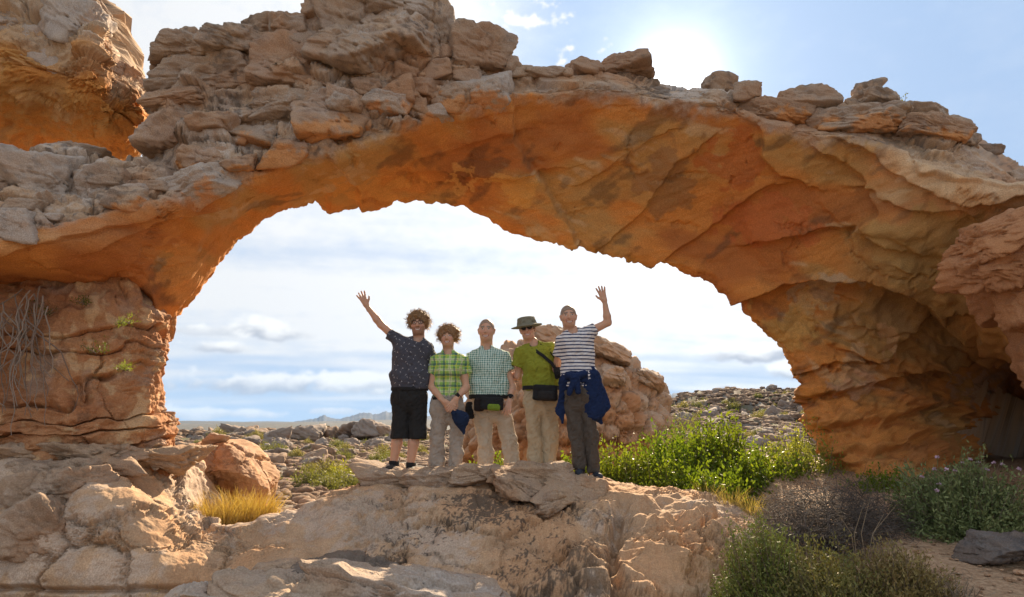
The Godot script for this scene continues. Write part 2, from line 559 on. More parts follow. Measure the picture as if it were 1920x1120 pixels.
# pale scars and stained patches: px, py, half-width, half-height, colour
const PATCHES := [
	[1590, 690, 78, 24, Color(0.52, 0.34, 0.19)], [1665, 640, 20, 42, Color(0.55, 0.33, 0.17)], [1520, 575, 46, 12, Color(0.56, 0.40, 0.20)], [1490, 610, 60, 46, Color(0.50, 0.30, 0.10)],
	[1610, 725, 60, 16, Color(0.50, 0.30, 0.19)], [1560, 540, 56, 26, Color(0.40, 0.31, 0.21)], [1850, 725, 60, 24, Color(0.36, 0.25, 0.20)], [1770, 310, 120, 46, Color(0.60, 0.43, 0.27)],
	[1880, 330, 60, 40, Color(0.60, 0.45, 0.31)], [880, 335, 60, 12, Color(0.58, 0.32, 0.11)], [960, 350, 50, 22, Color(0.60, 0.33, 0.10)], [700, 350, 90, 20, Color(0.60, 0.30, 0.09)],
	[1250, 330, 50, 70, Color(0.30, 0.16, 0.075)], [1380, 300, 60, 40, Color(0.46, 0.15, 0.05)], [1440, 420, 90, 30, Color(0.46, 0.15, 0.055)], [1750, 460, 120, 70, Color(0.44, 0.285, 0.115)],
	[350, 520, 50, 60, Color(0.60, 0.28, 0.09)], [1570, 790, 60, 30, Color(0.58, 0.27, 0.09)], [1620, 860, 60, 30, Color(0.58, 0.26, 0.085)], [1750, 850, 80, 24, Color(0.48, 0.21, 0.08)],
]


func ledges(q: Vector2) -> float:
	var h := 0.0
	for l in LEDGES:
		var fade: float = l[1]
		var best := 1e9
		var sgn := 1.0
		for i in range(2, l.size() - 1):
			var ax: float = l[i][0]
			var ay: float = l[i][1]
			var bx: float = l[i + 1][0]
			var by: float = l[i + 1][1]
			if q.x < minf(ax, bx) - fade * 2.0 or q.x > maxf(ax, bx) + fade * 2.0 or q.y < minf(ay, by) - fade * 2.0 or q.y > maxf(ay, by) + fade * 2.0:
				continue
			var dx := bx - ax
			var dy := by - ay
			var u := ((q.x - ax) * dx + (q.y - ay) * dy) / (dx * dx + dy * dy)
			var over := maxf(0.0, maxf(-u, u - 1.0)) * sqrt(dx * dx + dy * dy)
			var uc := clampf(u, 0.0, 1.0)
			var ex := q.x - ax - dx * uc
			var ey := q.y - ay - dy * uc
			var dd := sqrt(ex * ex + ey * ey) + over
			if dd < best:
				best = dd
				sgn = signf(dx * ey - dy * ex)
		if best < fade * 2.5:
			# above the line the bed stands out, below it lies back; a thin crack between
			var amp: float = l[0]
			var side := clampf(best * sgn / 4.0, -1.0, 1.0)
			h += amp * (-side * exp(-best / fade)) * 0.75 - 0.03 * exp(-best * best / 9.0)
	return h


func span_rows() -> Array:
	var rows := []
	for k in 9:
		rows.append([])
	for c in SPAN:
		var t: float = c[0]
		var sky: Array = c[1]
		var edge: Array = c[6]
		var leg := ss(1500, 1800, t)
		rows[0].append([t, edge[1 - 1], lerpf(edge[1] - 40.0, edge[1] - 6.0, leg), edge[2] + 1.5])
		rows[1].append([t, sky[0], sky[1] + 34.0, sky[2] + 1.7])
		for k in 6:
			rows[2 + k].append([t, c[1 + k][0], c[1 + k][1], c[1 + k][2]])
		rows[8].append([t, edge[0], lerpf(edge[1] - 40.0, edge[1] - 6.0, leg), edge[2] + 1.45])
	return rows


func span_relief(p: Vector3, t: float, v: float) -> float:
	if v < 1.0:
		return nA.get_noise_3dv(p) * 0.15
	var crust := ss(4.12, 3.86, v + nB.get_noise_3dv(p * 0.7) * 0.28 + 0.40 * ss(1600, 1720, t))
	var h := 0.0
	if crust > 0.0:
		h += blocks(p) * crust * (1.0 if v < 3.9 else 0.8) * ss(1.0, 1.7, v) * lerpf(1.0, 0.55, ss(870, 970, t))
	if crust < 1.0:
		# the smooth hollow: broad scoops, and ledges where one bed ends above the next
		var a := nA.get_noise_3dv(p * 1.1)
		var b := nB.get_noise_3dv(Vector3(p.x * 0.6, p.y * 0.8, p.z * 0.6))
		var u := a * 0.11 + b * 0.02 + nC.get_noise_3dv(p * 0.8) * 0.007 + nS.get_noise_3d(p.x * 1.2 + p.y, p.y * 9.0 - p.x * 2.0, p.z * 1.5) * 0.012
		var s := v * 2.3 + a * 1.1 + b * 0.25 + t * 0.0012
		var fr := s - floorf(s)
		var leg := ss(1450, 1750, t)
		var amp := (0.018 + 0.09 * leg) * ss(-0.15, 0.35, nD.get_noise_3dv(p * 0.5) + 0.25 * leg)
		u += amp * (fr * 1.1 - ss(0.90, 1.0, fr) * 1.1)
		# beds of the foot of the arch
		if leg > 0.0 and v > 5.4:
			var y := p.y * 5.5 + nB.get_noise_3dv(p * 0.5) * 1.6 + p.x * 0.5
			var g := y - floorf(y)
			u += leg * ss(5.4, 5.9, v) * (0.10 * (g - ss(0.82, 1.0, g)) + 0.03 * nB.get_noise_3dv(p * 2.0))
		# a rough torn rim along the inner edge
		u += ss(6.55, 7.0, v) * nB.get_noise_3dv(p * 1.7) * 0.06
		var q := proj(p) + Vector2(a, nA.get_noise_3dv(p * 1.1 + Vector3(4, 4, 4))) * 26.0 + Vector2(nB.get_noise_3dv(p * 1.6), nB.get_noise_3dv(p * 1.6 + Vector3(4, 4, 4))) * 5.0
		u += ledges(q)
		# a weathered hole in the right shoulder
		var hx := (q.x - 1843.0) * 0.90 + (q.y - 312.0) * 0.43
		var hy := -(q.x - 1843.0) * 0.43 + (q.y - 312.0) * 0.90
		u -= 0.22 * ss(1.1, 0.55, hx * hx / 2600.0 + hy * hy / 240.0)
		# thin cracks
		var e := cE.get_noise_3dv(Vector3(p.x * 0.45, p.y * 0.5, p.z * 0.4)) + 1.0
		u -= 0.035 * (1.0 - ss(0.0, 0.075, e)) * ss(-0.1, 0.2, b + a)
		u *= 1.0 - 0.85 * ss(1940, 2010, t) * ss(5.2, 5.7, v)
		h += u * (1.0 - crust)
	return h


func span_tint(p: Vector3, t: float, v: float) -> Color:
	var k := v + nB.get_noise_3dv(p * 0.7) * 0.34 + nC.get_noise_3dv(p * 0.7) * 0.22 + 0.40 * ss(1600, 1720, t)
	var crust := ss(4.32, 3.78, k)
	var c := crust_tint(p)
	if crust < 1.0:
		var o := orange_tint(p)
		var left := ss(330, 120, t) * ss(5.6, 4.3, v)
		o = mixc(o, BUFF, left * (0.35 + 0.6 * nB.get_noise_3dv(Vector3(p.x * 0.3, p.y * 1.4, p.z * 0.3))))
		# the right shoulder is paler, and yellow-brown below
		var r := ss(1560, 1700, t)
		o = mixc(o, BUFF, r * ss(4.9, 4.2, v) * 0.45)
		o = mixc(o, Color(0.36, 0.22, 0.09), r * ss(4.4, 4.9, v) * ss(6.4, 5.6, v) * 0.65)
		var q := proj(p) + Vector2(nB.get_noise_3dv(p * 0.8), nB.get_noise_3dv(p * 0.8 + Vector3(9, 1, 4))) * 60.0 + Vector2(nC.get_noise_3dv(p * 0.6), nC.get_noise_3dv(p * 0.6 + Vector3(3, 8, 1))) * 16.0
		for w in PATCHES:
			var dx: float = (q.x - w[0]) / w[2]
			var dy: float = (q.y - w[1]) / w[3]
			var dd := dx * dx + dy * dy
			if dd < 1.3:
				o = mixc(o, speckle(w[4], p), ss(1.25, 0.75, dd) * 0.75)
		o = mixc(o, RUST, 0.85 * ss(1935, 1995, t) * ss(5.0, 5.4, v))
		c = mixc(o, c, crust)
	if t > 1600 and v >= 3.0 and v < 4.1:
		c = mixc(c, speckle(BUFF, p), ss(1600, 1720, t) * 0.35)
	return c


func pillar_rows() -> Array:
	return [
		[[0, -600, 500, 7.0], [1, -100, 506, 7.05], [2, 100, 510, 7.0], [3, 200, 508, 7.1], [4, 272, 505, 7.3], [5, 286, 508, 7.8], [6, 270, 508, 9.0]],
		[[0, -600, 600, 6.8], [1, -100, 600, 6.85], [2, 100, 600, 6.8], [3, 200, 600, 6.95], [4, 268, 600, 7.25], [5, 289, 602, 7.75], [6, 275, 602, 9.0]],
		[[0, -600, 660, 6.8], [1, -100, 660, 6.8], [2, 100, 660, 6.75], [3, 205, 660, 6.95], [4, 285, 660, 7.25], [5, 306, 662, 7.75], [6, 290, 660, 9.0]],
		[[0, -600, 730, 6.75], [1, -100, 730, 6.8], [2, 100, 730, 6.7], [3, 210, 730, 6.95], [4, 295, 730, 7.25], [5, 317, 732, 7.8], [6, 300, 730, 9.0]],
		[[0, -600, 800, 6.75], [1, -100, 800, 6.75], [2, 100, 800, 6.65], [3, 215, 800, 6.95], [4, 302, 800, 7.3], [5, 322, 802, 7.85], [6, 305, 800, 9.0]],
		[[0, -600, 850, 6.7], [1, -100, 850, 6.75], [2, 100, 850, 6.7], [3, 220, 850, 7.0], [4, 312, 850, 7.4], [5, 330, 850, 7.9], [6, 315, 850, 9.0]],
		[[0, -600, 900, 6.7], [1, -100, 900, 6.8], [2, 100, 900, 6.8], [3, 220, 900, 7.1], [4, 312, 900, 7.5], [5, 330, 900, 8.0], [6, 315, 900, 9.0]],
	]


func pillar_relief(p: Vector3, _t: float, _v: float) -> float:
	# beds of uneven height that wander and pinch out, broken here and there by upright joints
	var w := nA.get_noise_3dv(p * 1.2) * 0.30 + nB.get_noise_3dv(p * 0.6) * 0.10
	var y := p.y + w * 0.55 - p.x * 0.05
	var s := y * 3.5 + sin(y * 7.0) * 0.55 + nD.get_noise_3dv(Vector3(p.x * 0.3, p.y * 0.2, p.z)) * 0.7
	var bed := floorf(s)
	var fy := s - bed
	var hsh := fposmod(sin(bed * 12.9898) * 43758.547, 1.0)
	var x := (p.x - p.z * 0.8 + w * 1.5 + nB.get_noise_3dv(p) * 0.12) * (1.1 + hsh * 1.3) + hsh * 17.0
	var blk := floorf(x)
	var fx := x - blk
	var hb := fposmod(sin(blk * 78.233 + bed * 37.7) * 43758.547, 1.0)
	var open := ss(-0.25, 0.25, nD.get_noise_3dv(p * 0.7))
	var ey := ss(0.0, 0.10, minf(fy, 1.0 - fy))
	var ex := lerpf(1.0, ss(0.0, 0.035, minf(fx, 1.0 - fx)), open * ss(0.3, 0.5, hb))
	var h := (hsh - 0.5) * 0.16 + (hb - 0.5) * 0.06 * ex * ey - 0.11 * (1.0 - ey) * (0.25 + 0.75 * open) - 0.055 * (1.0 - ex)
	var q := Vector3(p.x, p.y * 1.5, p.z) * 0.9
	var e := cE.get_noise_3dv(q) + 1.0
	h += cV.get_noise_3dv(q) * 0.05 * ss(0.0, 0.25, e)
	# thinner layers inside a bed
	var z := y * 13.0 + nB.get_noise_3dv(p * 0.7) * 1.8 + nA.get_noise_3dv(p * 2.0) * 2.0
	var fz := z - floorf(z)
	h += 0.026 * (fz - ss(0.75, 1.0, fz)) * ss(-0.2, 0.3, nD.get_noise_3dv(p * 0.6 + Vector3(3, 3, 3)))
	h += nB.get_noise_3dv(p) * 0.05 + fine(p) * 1.1 + nD.get_noise_3dv(p * 0.8) * 0.07
	return h


func pillar_tint(p: Vector3, _t: float, _v: float) -> Color:
	var b := nB.get_noise_3dv(p * 0.8)
	var c := nC.get_noise_3dv(p * 0.45)
	var k := mixc(Color(0.36, 0.17, 0.085), Color(0.40, 0.22, 0.115), 0.5 + b)
	k = mixc(k, GREYBROWN, ss(0.05, 0.4, nD.get_noise_3dv(p * 0.9)) * 0.65)
	k = mixc(k, BUFF, ss(0.16, 0.42, b * 0.6 + c * 0.8) * 0.7)
	return speckle(mixc(k, BLACK, ss(0.2, 0.5, c * 0.6 - b * 0.6) * 0.4), p)


# ---------------------------------------------------------------- the dome and the foot of the arch
const BASE := [
	# t, then px, py, d of: crest, three on the face, foot
	[-220, [-800, 860, 6.7], [-800, 920, 6.4], [-800, 990, 6.1], [-800, 1070, 6.0], [-800, 1160, 5.9]],
	[-100, [-100, 862, 6.7], [-100, 920, 6.35], [-100, 990, 6.1], [-100, 1070, 6.0], [-100, 1160, 5.9]],
	[100, [100, 865, 6.65], [100, 920, 6.3], [100, 990, 6.08], [100, 1070, 5.98], [100, 1160, 5.9]],
	[180, [180, 862, 6.8], [182, 915, 6.4], [185, 985, 6.12], [190, 1070, 6.0], [190, 1160, 5.92]],
	[240, [240, 862, 7.25], [240, 905, 6.8], [240, 965, 6.25], [245, 1068, 6.02], [245, 1160, 5.93]],
	[300, [300, 862, 7.65], [300, 915, 7.1], [300, 980, 6.35], [300, 1065, 6.05], [300, 1160, 5.95]],
	[345, [340, 872, 7.9], [347, 928, 7.4], [350, 988, 6.65], [352, 1062, 6.18], [352, 1160, 6.0]],
	[378, [374, 962, 7.5], [376, 984, 7.1], [380, 1010, 6.6], [382, 1062, 6.22], [382, 1160, 6.0]],
	[440, [440, 983, 6.95], [440, 998, 6.6], [440, 1030, 6.4], [440, 1075, 6.25], [440, 1160, 6.0]],
	[510, [510, 966, 6.95], [510, 988, 6.6], [510, 1025, 6.4], [510, 1070, 6.2], [510, 1160, 5.95]],
	[560, [560, 964, 7.05], [562, 985, 6.7], [562, 1025, 6.4], [562, 1070, 6.15], [562, 1160, 5.85]],
	[600, [602, 942, 7.2], [606, 970, 6.8], [608, 1015, 6.45], [610, 1070, 6.1], [610, 1160, 5.75]],
	[650, [650, 922, 7.3], [655, 955, 6.85], [655, 1005, 6.4], [655, 1065, 6.02], [655, 1160, 5.65]],
	[700, [700, 910, 7.4], [702, 945, 6.9], [704, 1000, 6.4], [704, 1062, 6.0], [704, 1160, 5.6]],
	[800, [800, 905, 7.4], [800, 942, 6.9], [800, 998, 6.4], [800, 1062, 6.0], [800, 1160, 5.55]],
	[950, [950, 903, 7.4], [950, 940, 6.9], [950, 998, 6.4], [950, 1062, 6.0], [950, 1160, 5.5]],
	[1060, [1060, 893, 7.4], [1060, 935, 6.9], [1060, 995, 6.4], [1060, 1060, 6.0], [1060, 1160, 5.5]],
	[1130, [1130, 900, 7.6], [1130, 938, 7.0], [1130, 995, 6.4], [1130, 1060, 6.0], [1130, 1160, 5.5]],
	[1200, [1200, 910, 7.7], [1200, 945, 7.0], [1198, 1000, 6.4], [1195, 1060, 6.0], [1195, 1160, 5.5]],
	[1300, [1300, 927, 7.7], [1295, 960, 7.0], [1290, 1010, 6.4], [1285, 1065, 6.0], [1280, 1160, 5.5]],
	[1400, [1400, 955, 7.5], [1385, 985, 6.9], [1375, 1025, 6.4], [1365, 1075, 6.0], [1350, 1160, 5.5]],
	[1450, [1452, 978, 7.3], [1430, 1005, 6.8], [1415, 1040, 6.35], [1405, 1085, 5.95], [1400, 1160, 5.5]],
	[1500, [1502, 1010, 6.9], [1480, 1032, 6.55], [1460, 1062, 6.2], [1445, 1100, 5.9], [1435, 1170, 5.5]],
	[1545, [1545, 1048, 6.4], [1520, 1070, 6.2], [1495, 1095, 6.0], [1475, 1120, 5.8], [1455, 1180, 5.5]],
	[1580, [1578, 1130, 6.3], [1555, 1150, 6.1], [1530, 1175, 5.9], [1505, 1200, 5.7], [1480, 1260, 5.4]],
]


func base_mesh(g: Dictionary) -> ArrayMesh:
	return rock_sheet(g, base_relief, base_tint)


func base_loft() -> Dictionary:
	var rows := []
	for k in 7:
		rows.append([])
	for c in BASE:
		var t: float = c[0]
		t += 80.0 * ss(345.0, 378.0, t)
		var top: Array = c[1]
		var w := P(top[0], top[1], top[2])
		var dip := ss(345, 440, t) * ss(720, 640, t)
		var b1 := proj(w + Vector3(0, -0.04 - 0.22 * dip, -0.55))
		var b2 := proj(w + Vector3(0, -0.9, -2.2))
		rows[0].append([t, b2.x, b2.y, top[2] + 2.2])
		rows[1].append([t, b1.x, b1.y, top[2] + 0.55])
		for k in 5:
			rows[2 + k].append([t, c[1 + k][0], c[1 + k][1], c[1 + k][2]])
	return loft(rows, 960, [8, 24, 50, 60, 60, 34])


func base_relief(p: Vector3, t1: float, v: float) -> float:
	if v < 0.5:
		return 0.0
	var t := maxf(minf(t1, 345.0), t1 - 80.0)
	var h := nA.get_noise_3dv(p * 1.6) * 0.10 + nB.get_noise_3dv(p * 0.8) * 0.045 + nC.get_noise_3dv(p) * (0.003 + 0.012 * ss(-0.1, 0.35, nD.get_noise_3dv(p * 0.9)))
	h += nS.get_noise_3d(p.x * 2.0, p.y * 9.0, p.z * 2.0) * 0.008
	# large slabs with cracks between, at the foot of the pillar
	var left := ss(640, 420, t)
	if left > 0.0:
		var q := Vector3(p.x * 0.75, p.y * 1.1, p.z * 0.75)
		var e := cE.get_noise_3dv(q) + 1.0
		h += left * (cV.get_noise_3dv(q) * 0.07 * ss(0.02, 0.16, e) - 0.045 * (1.0 - ss(0.0, 0.06, e)))
		var yb := ss(0.035, 0.0, absf(p.y - 0.28 - nB.get_noise_3dv(p * 0.5) * 0.04))
		h -= left * yb * 0.09
	# knobs and bowls on the right of the dome
	var kn := ss(930, 1060, t) * ss(1540, 1440, t) * ss(2.1, 2.7, v)
	if kn > 0.0:
		var q2 := Vector3(p.x * 0.62, p.y * 1.1, p.z * 0.62)
		var e2 := dE.get_noise_3dv(q2) + 1.0
		var m := ss(-0.25, 0.25, nD.get_noise_3dv(p * 0.7))
		h += kn * m * (0.20 * sqrt(clampf(e2, 0.0, 1.0)) + dV.get_noise_3dv(q2) * 0.03 * ss(0.05, 0.3, e2) - 0.04)
		h += kn * 0.09 * nB.get_noise_3dv(p * 0.9 + Vector3(5, 5, 5))
	var qd := Vector3(p.x * 0.55, p.y * 0.9, p.z * 0.55)
	var ed := cE.get_noise_3dv(qd + Vector3(5, 0, 2)) + 1.0
	var dm := ss(560, 700, t)
	h += dm * (cV.get_noise_3dv(qd + Vector3(5, 0, 2)) * 0.065 * ss(0.0, 0.10, ed) - 0.045 * (1.0 - ss(0.0, 0.045, ed)))
	# the long crack down the right of the dome
	var cx := 1157.0 + sin(p.y * 9.0) * 10.0 + nB.get_noise_3dv(p) * 18.0
	h -= 0.13 * ss(18.0, 3.0, absf(proj(p).x - cx)) * ss(3.0, 3.5, v)
	# pits and scabs on the middle of the dome
	var mid := ss(600, 700, t) * ss(1100, 980, t)
	h -= mid * 0.03 * ss(0.12, 0.4, nC.get_noise_3dv(p * 0.35) + nD.get_noise_3dv(p) * 0.4)
	return h


func base_tint(p: Vector3, t1: float, v: float) -> Color:
	var t := maxf(minf(t1, 345.0), t1 - 80.0)
	var a := nA.get_noise_3dv(p * 1.5)
	var b := nB.get_noise_3dv(p * 0.8)
	var c := nC.get_noise_3dv(p * 0.7)
	var k := mixc(Color(0.395, 0.27, 0.175), Color(0.48, 0.34, 0.225), 0.5 + b * 1.3)
	k = mixc(k, Color(0.47, 0.28, 0.155), ss(0.0, 0.4, a + b * 0.4) * 0.65)
	k = mixc(k, Color(0.46, 0.41, 0.37), ss(0.05, 0.35, -a + c * 0.4) * 0.5)
	# black lichen in scabs
	var mid := ss(640, 760, t) * ss(1230, 1020, t) * ss(2.2, 3.0, v)
	var l := nD.get_noise_3dv(p * 0.7) * 0.75 + nC.get_noise_3dv(p * 0.8 + Vector3(9, 2, 4)) * 0.55 + nC.get_noise_3dv(p * 2.6) * 0.6
	k = mixc(k, Color(0.07, 0.062, 0.056), ss(0.22, 0.32, l + mid * 0.20 - 0.10) * (0.3 + 0.5 * mid))
	return speckle(k, p)


# ---------------------------------------------------------------- stones
# an angular block: a ball cut by a few planes, its edges worn, its faces layered
func stone(r: Vector3, sd: int, n: int, boxy := 0.5, rough := 1.0, tone := Color(1, 1, 1, 0), turn := Basis.IDENTITY, where := Vector3.ZERO, stain := 0.0) -> ArrayMesh:
	var rng := RandomNumberGenerator.new()
	rng.seed = sd * 7919 + 17
	var planes := PackedVector3Array()
	var dist := PackedFloat32Array()
	for ax in [Vector3.RIGHT, Vector3.LEFT, Vector3.UP, Vector3.DOWN, Vector3.BACK, Vector3.FORWARD]:
		planes.append((ax + Vector3(rng.randfn(), rng.randfn(), rng.randfn()) * 0.24).normalized())
		dist.append(rng.randf_range(0.78, 1.0))
	for k in 7:
		planes.append(Vector3(rng.randfn(), rng.randfn(), rng.randfn()).normalized())
		dist.append(lerpf(rng.randf_range(0.80, 0.98), rng.randf_range(1.05, 1.3), boxy))
	var pos := PackedVector3Array()
	var col := PackedColorArray()
	var idx := PackedInt32Array()
	var big := (r.x + r.y + r.z) / 3.0
	var off := Vector3(rng.randf(), rng.randf(), rng.randf()) * 40.0
	var faces := [[Vector3.RIGHT, Vector3.UP], [Vector3.LEFT, Vector3.UP], [Vector3.UP, Vector3.BACK], [Vector3.DOWN, Vector3.BACK], [Vector3.BACK, Vector3.UP], [Vector3.FORWARD, Vector3.UP]]
	var seen_at := {}
	for f in faces:
		var nn: Vector3 = f[0]
		var up: Vector3 = f[1]
		var sd2 := up.cross(nn)
		var ids := PackedInt32Array()
		for i in n + 1:
			for j in n + 1:
				var a := tan((float(i) / n * 2.0 - 1.0) * PI / 4.0)
				var b := tan((float(j) / n * 2.0 - 1.0) * PI / 4.0)
				var dir := (nn + sd2 * a + up * b).normalized()
				var key := Vector3i((dir * 4000.0).round())
				if (i == 0 or j == 0 or i == n or j == n) and seen_at.has(key):
					ids.append(seen_at[key])
					continue
				# soft minimum of the distances to the planes
				var acc := 0.0
				for q in planes.size():
					var dp := planes[q].dot(dir)
					if dp > 0.05:
						var x := dp / dist[q]
						var x2 := x * x
						var x4 := x2 * x2
						var x8 := x4 * x4
						acc += x8 * x8 * x8 * x8
				var rad := pow(acc, -1.0 / 32.0)
				var q3 := dir * rad * r
				var s := q3 + off
				var hh := nB.get_noise_3dv(s * 0.6) * 0.13 * big + nB.get_noise_3dv(s * 2.3) * 0.022 + nC.get_noise_3dv(s * 1.2) * 0.010
				hh += nS.get_noise_3d(s.x * 2.0, s.y * 14.0, s.z * 2.0) * 0.014 * minf(1.0, big * 4.0)
				var g := nS.get_noise_3d(s.x * 1.1, s.y * 5.0, s.z * 1.1)
				hh -= 0.16 * big * ss(0.07, 0.0, absf(g + 0.1)) * 0.5 + 0.05 * big * ss(0.05, 0.0, absf(g - 0.25))
				var sq := Vector3(s.x * 0.8, s.y * 1.5, s.z * 0.8)
				var fe := dE.get_noise_3dv(sq) + 1.0
				hh += (dV.get_noise_3dv(sq) * 0.10 * ss(0.0, 0.09, fe) - 0.06 * (1.0 - ss(0.0, 0.05, fe))) * minf(big, 0.35)
				q3 += dir * hh * rough
				var w := turn * q3
				var c := crust_tint(w + where)
				if tone.a > 0.0:
					c = c.lerp(Color(tone.r, tone.g, tone.b), tone.a)
				if stain > 0.0:
					c = mixc(c, speckle(ORANGE, w + where), stain * 0.65 * ss(0.26, 0.46, nB.get_noise_3dv((w + where) * 0.9) * 0.8 + nC.get_noise_3dv((w + where) * 0.8) * 0.35 - w.y / r.y * 0.5 + 0.05))
				c.a = 1.0
				var id := pos.size()
				pos.append(w)
				col.append(c)
				if i == 0 or j == 0 or i == n or j == n:
					seen_at[key] = id
				ids.append(id)
		for i in n:
			for j in n:
				var a := ids[i * (n + 1) + j]
				var b := ids[(i + 1) * (n + 1) + j]
				var c := ids[i * (n + 1) + j + 1]
				var d := ids[(i + 1) * (n + 1) + j + 1]
				idx.append_array(PackedInt32Array([a, c, b, c, d, b]))
	return mesh_of(pos, idx, col)


func mark_depth(pos: PackedVector3Array) -> void:
	if ZB.is_empty():
		ZB.resize(ZW * ZH)
		ZB.fill(99.0)
	for p in pos:
		var q := proj(p)
		var x := int((q.x + 8.0) / 8.0)
		var y := int((q.y + 40.0) / 8.0)
		if x >= 0 and y >= 0 and x < ZW and y < ZH:
			var d := -p.z
			if d < ZB[y * ZW + x]:
				ZB[y * ZW + x] = d


func depth_at(px: float, py: float, fallback: float) -> float:
	var x := clampi(int((px + 8.0) / 8.0), 0, ZW - 1)
	var y := clampi(int((py + 40.0) / 8.0), 0, ZH - 1)
	var d := ZB[y * ZW + x]
	return d if d < 50.0 else fallback


# a stone that covers w by h of the photograph round (px, py), set into the surface behind it
func set_stone(parent: Node3D, called: String, px: float, py: float, w: float, h: float, tilt: float, sd: int, boxy := 0.5, tone := Color(1, 1, 1, 0), sink := 0.0, fallback := 7.3, thick := 0.0, stain := 0.0) -> MeshInstance3D:
	var k := depth_at(px, py, fallback) / F * (1.16 + 0.10 * ss(60.0, 120.0, w))
	var r := Vector3(w * 0.5 * k, h * 0.5 * k, 0.0)
	r.z = thick if thick > 0.0 else clampf((r.x + r.y) * 0.45, 0.08, 0.38)
	var d := depth_at(px, py, fallback) + sink + r.z * 0.55
	var turn := Basis(Vector3.BACK, deg_to_rad(tilt)) * Basis(Vector3.UP, deg_to_rad(float((sd * 37) % 30) - 15.0))
	var n := clampi(int(maxf(w, h) * 0.25), 7, 30)
	var at := P(px, py, d)
	return put(called, stone(r * 1.04, sd, n, boxy, 1.0, tone, turn, at, stain), M.rock, parent, at - parent.position)


func stone_thing(called: String, label: String, group: String, px: float, py: float, d: float, w: float, h: float, tilt: float, sd: int, boxy := 0.5, tone := Color(1, 1, 1, 0), thick := 0.0, mat: Material = null) -> MeshInstance3D:
	var k := d / F
	var r := Vector3(w * 0.5 * k, h * 0.5 * k, 0.0)
	r.z = thick if thick > 0.0 else (r.x + r.y) * 0.5
	var turn := Basis(Vector3.BACK, deg_to_rad(tilt)) * Basis(Vector3.UP, deg_to_rad(float((sd * 37) % 30) - 15.0))
	var at := P(px, py, d)
	var n := clampi(int(maxf(w, h) * 0.28), 6, 44)
	var o := put(called, stone(r, sd, n, boxy, 1.0, tone, turn, at), mat if mat else M.rock, self, at)
	tag(o, label, "rock", group)
	return o


# a free-standing rock: cols of [t, px, top, bottom, d]; the face bulges towards the camera and closes behind
func outcrop(cols: Array, bulge: float, back: float, under: float, nt: int, relief: Callable, tint: Callable, dense := 1.0) -> ArrayMesh:
	var rows := []
	for k in 7:
		rows.append([])
	var n := cols.size()
	for c in cols:
		var t: float = c[0]
		var px: float = c[1]
		var a: float = c[2]
		var b: float = c[3]
		var d: float = c[4]
		var u: float = (t - float(cols[0][0])) / (float(cols[n - 1][0]) - float(cols[0][0]))
		var fat := sqrt(maxf(0.0, 1.0 - pow(2.0 * u - 1.0, 2.0)))
		var bu := bulge * fat
		var wa := P(px, a, d)
		var back_p := proj(wa + Vector3(0, -0.25 * fat, -back * fat))
		rows[0].append([t, px, b, d + back * fat])
		rows[1].append([t, back_p.x, back_p.y, d + back * fat])
		rows[2].append([t, px, a, d])
		rows[3].append([t, px, lerpf(a, b, 0.22), d - bu * 0.75])
		rows[4].append([t, px, lerpf(a, b, 0.5), d - bu])
		rows[5].append([t, px, lerpf(a, b, 0.78), d - bu + under * 0.6 * fat])
		rows[6].append([t, px, b, d - bu + under * fat])
	return rock_sheet(loft(rows, nt, [4, 10, int(24 * dense), int(30 * dense), int(30 * dense), int(24 * dense)]), relief, tint)


# ---------------------------------------------------------------- the land
func land_height(x: float, z: float) -> float:
	var d := -z
	# the bank that rises to the right foot of the arch
	var bank := 0.5 + (d - 5.2) * 0.147
	bank = minf(bank, 1.05) * ss(26.0, 11.0, d)
	var right := ss(2.2, 3.3, x)
	var h := lerpf(0.12 * ss(2.0, 6.0, d), bank, right * ss(0.0, 4.0, d))
	# the grassy hollow at the left foot
	h = maxf(h, 0.55 * ss(-1.0, -2.0, x) * ss(6.0, 7.2, d) * ss(13.0, 8.5, d))
	# broken knolls behind on the left, a stony hill on the right
	var az := rad_to_deg(atan2(x, d))
	var r := sqrt(x * x + z * z)
	var n := nA.get_noise_3d(x * 0.16, 3.0, z * 0.16)
	h += ss(24.0, 60.0, r) * ss(100.0, 72.0, r) * ss(2.0, -6.0, az) * (0.55 + n * 0.7)
	var hill := ss(3.0, 19.0, az) * ss(36.0, 120.0, r) * ss(420.0, 150.0, r)
	h += hill * (6.6 + n * 2.6 + nA.get_noise_3d(x * 0.04, 8.0, z * 0.04) * 2.0)
	# far country falls away, then rises to a plateau
	h -= ss(110.0, 500.0, r) * 12.0
	h += ss(900.0, 3200.0, r) * (30.0 + nA.get_noise_3d(x * 0.0012, 1.0, z * 0.0012) * 26.0)
	if r > 8.0:
		h += n * 0.25 * ss(8.0, 20.0, r)
	return h


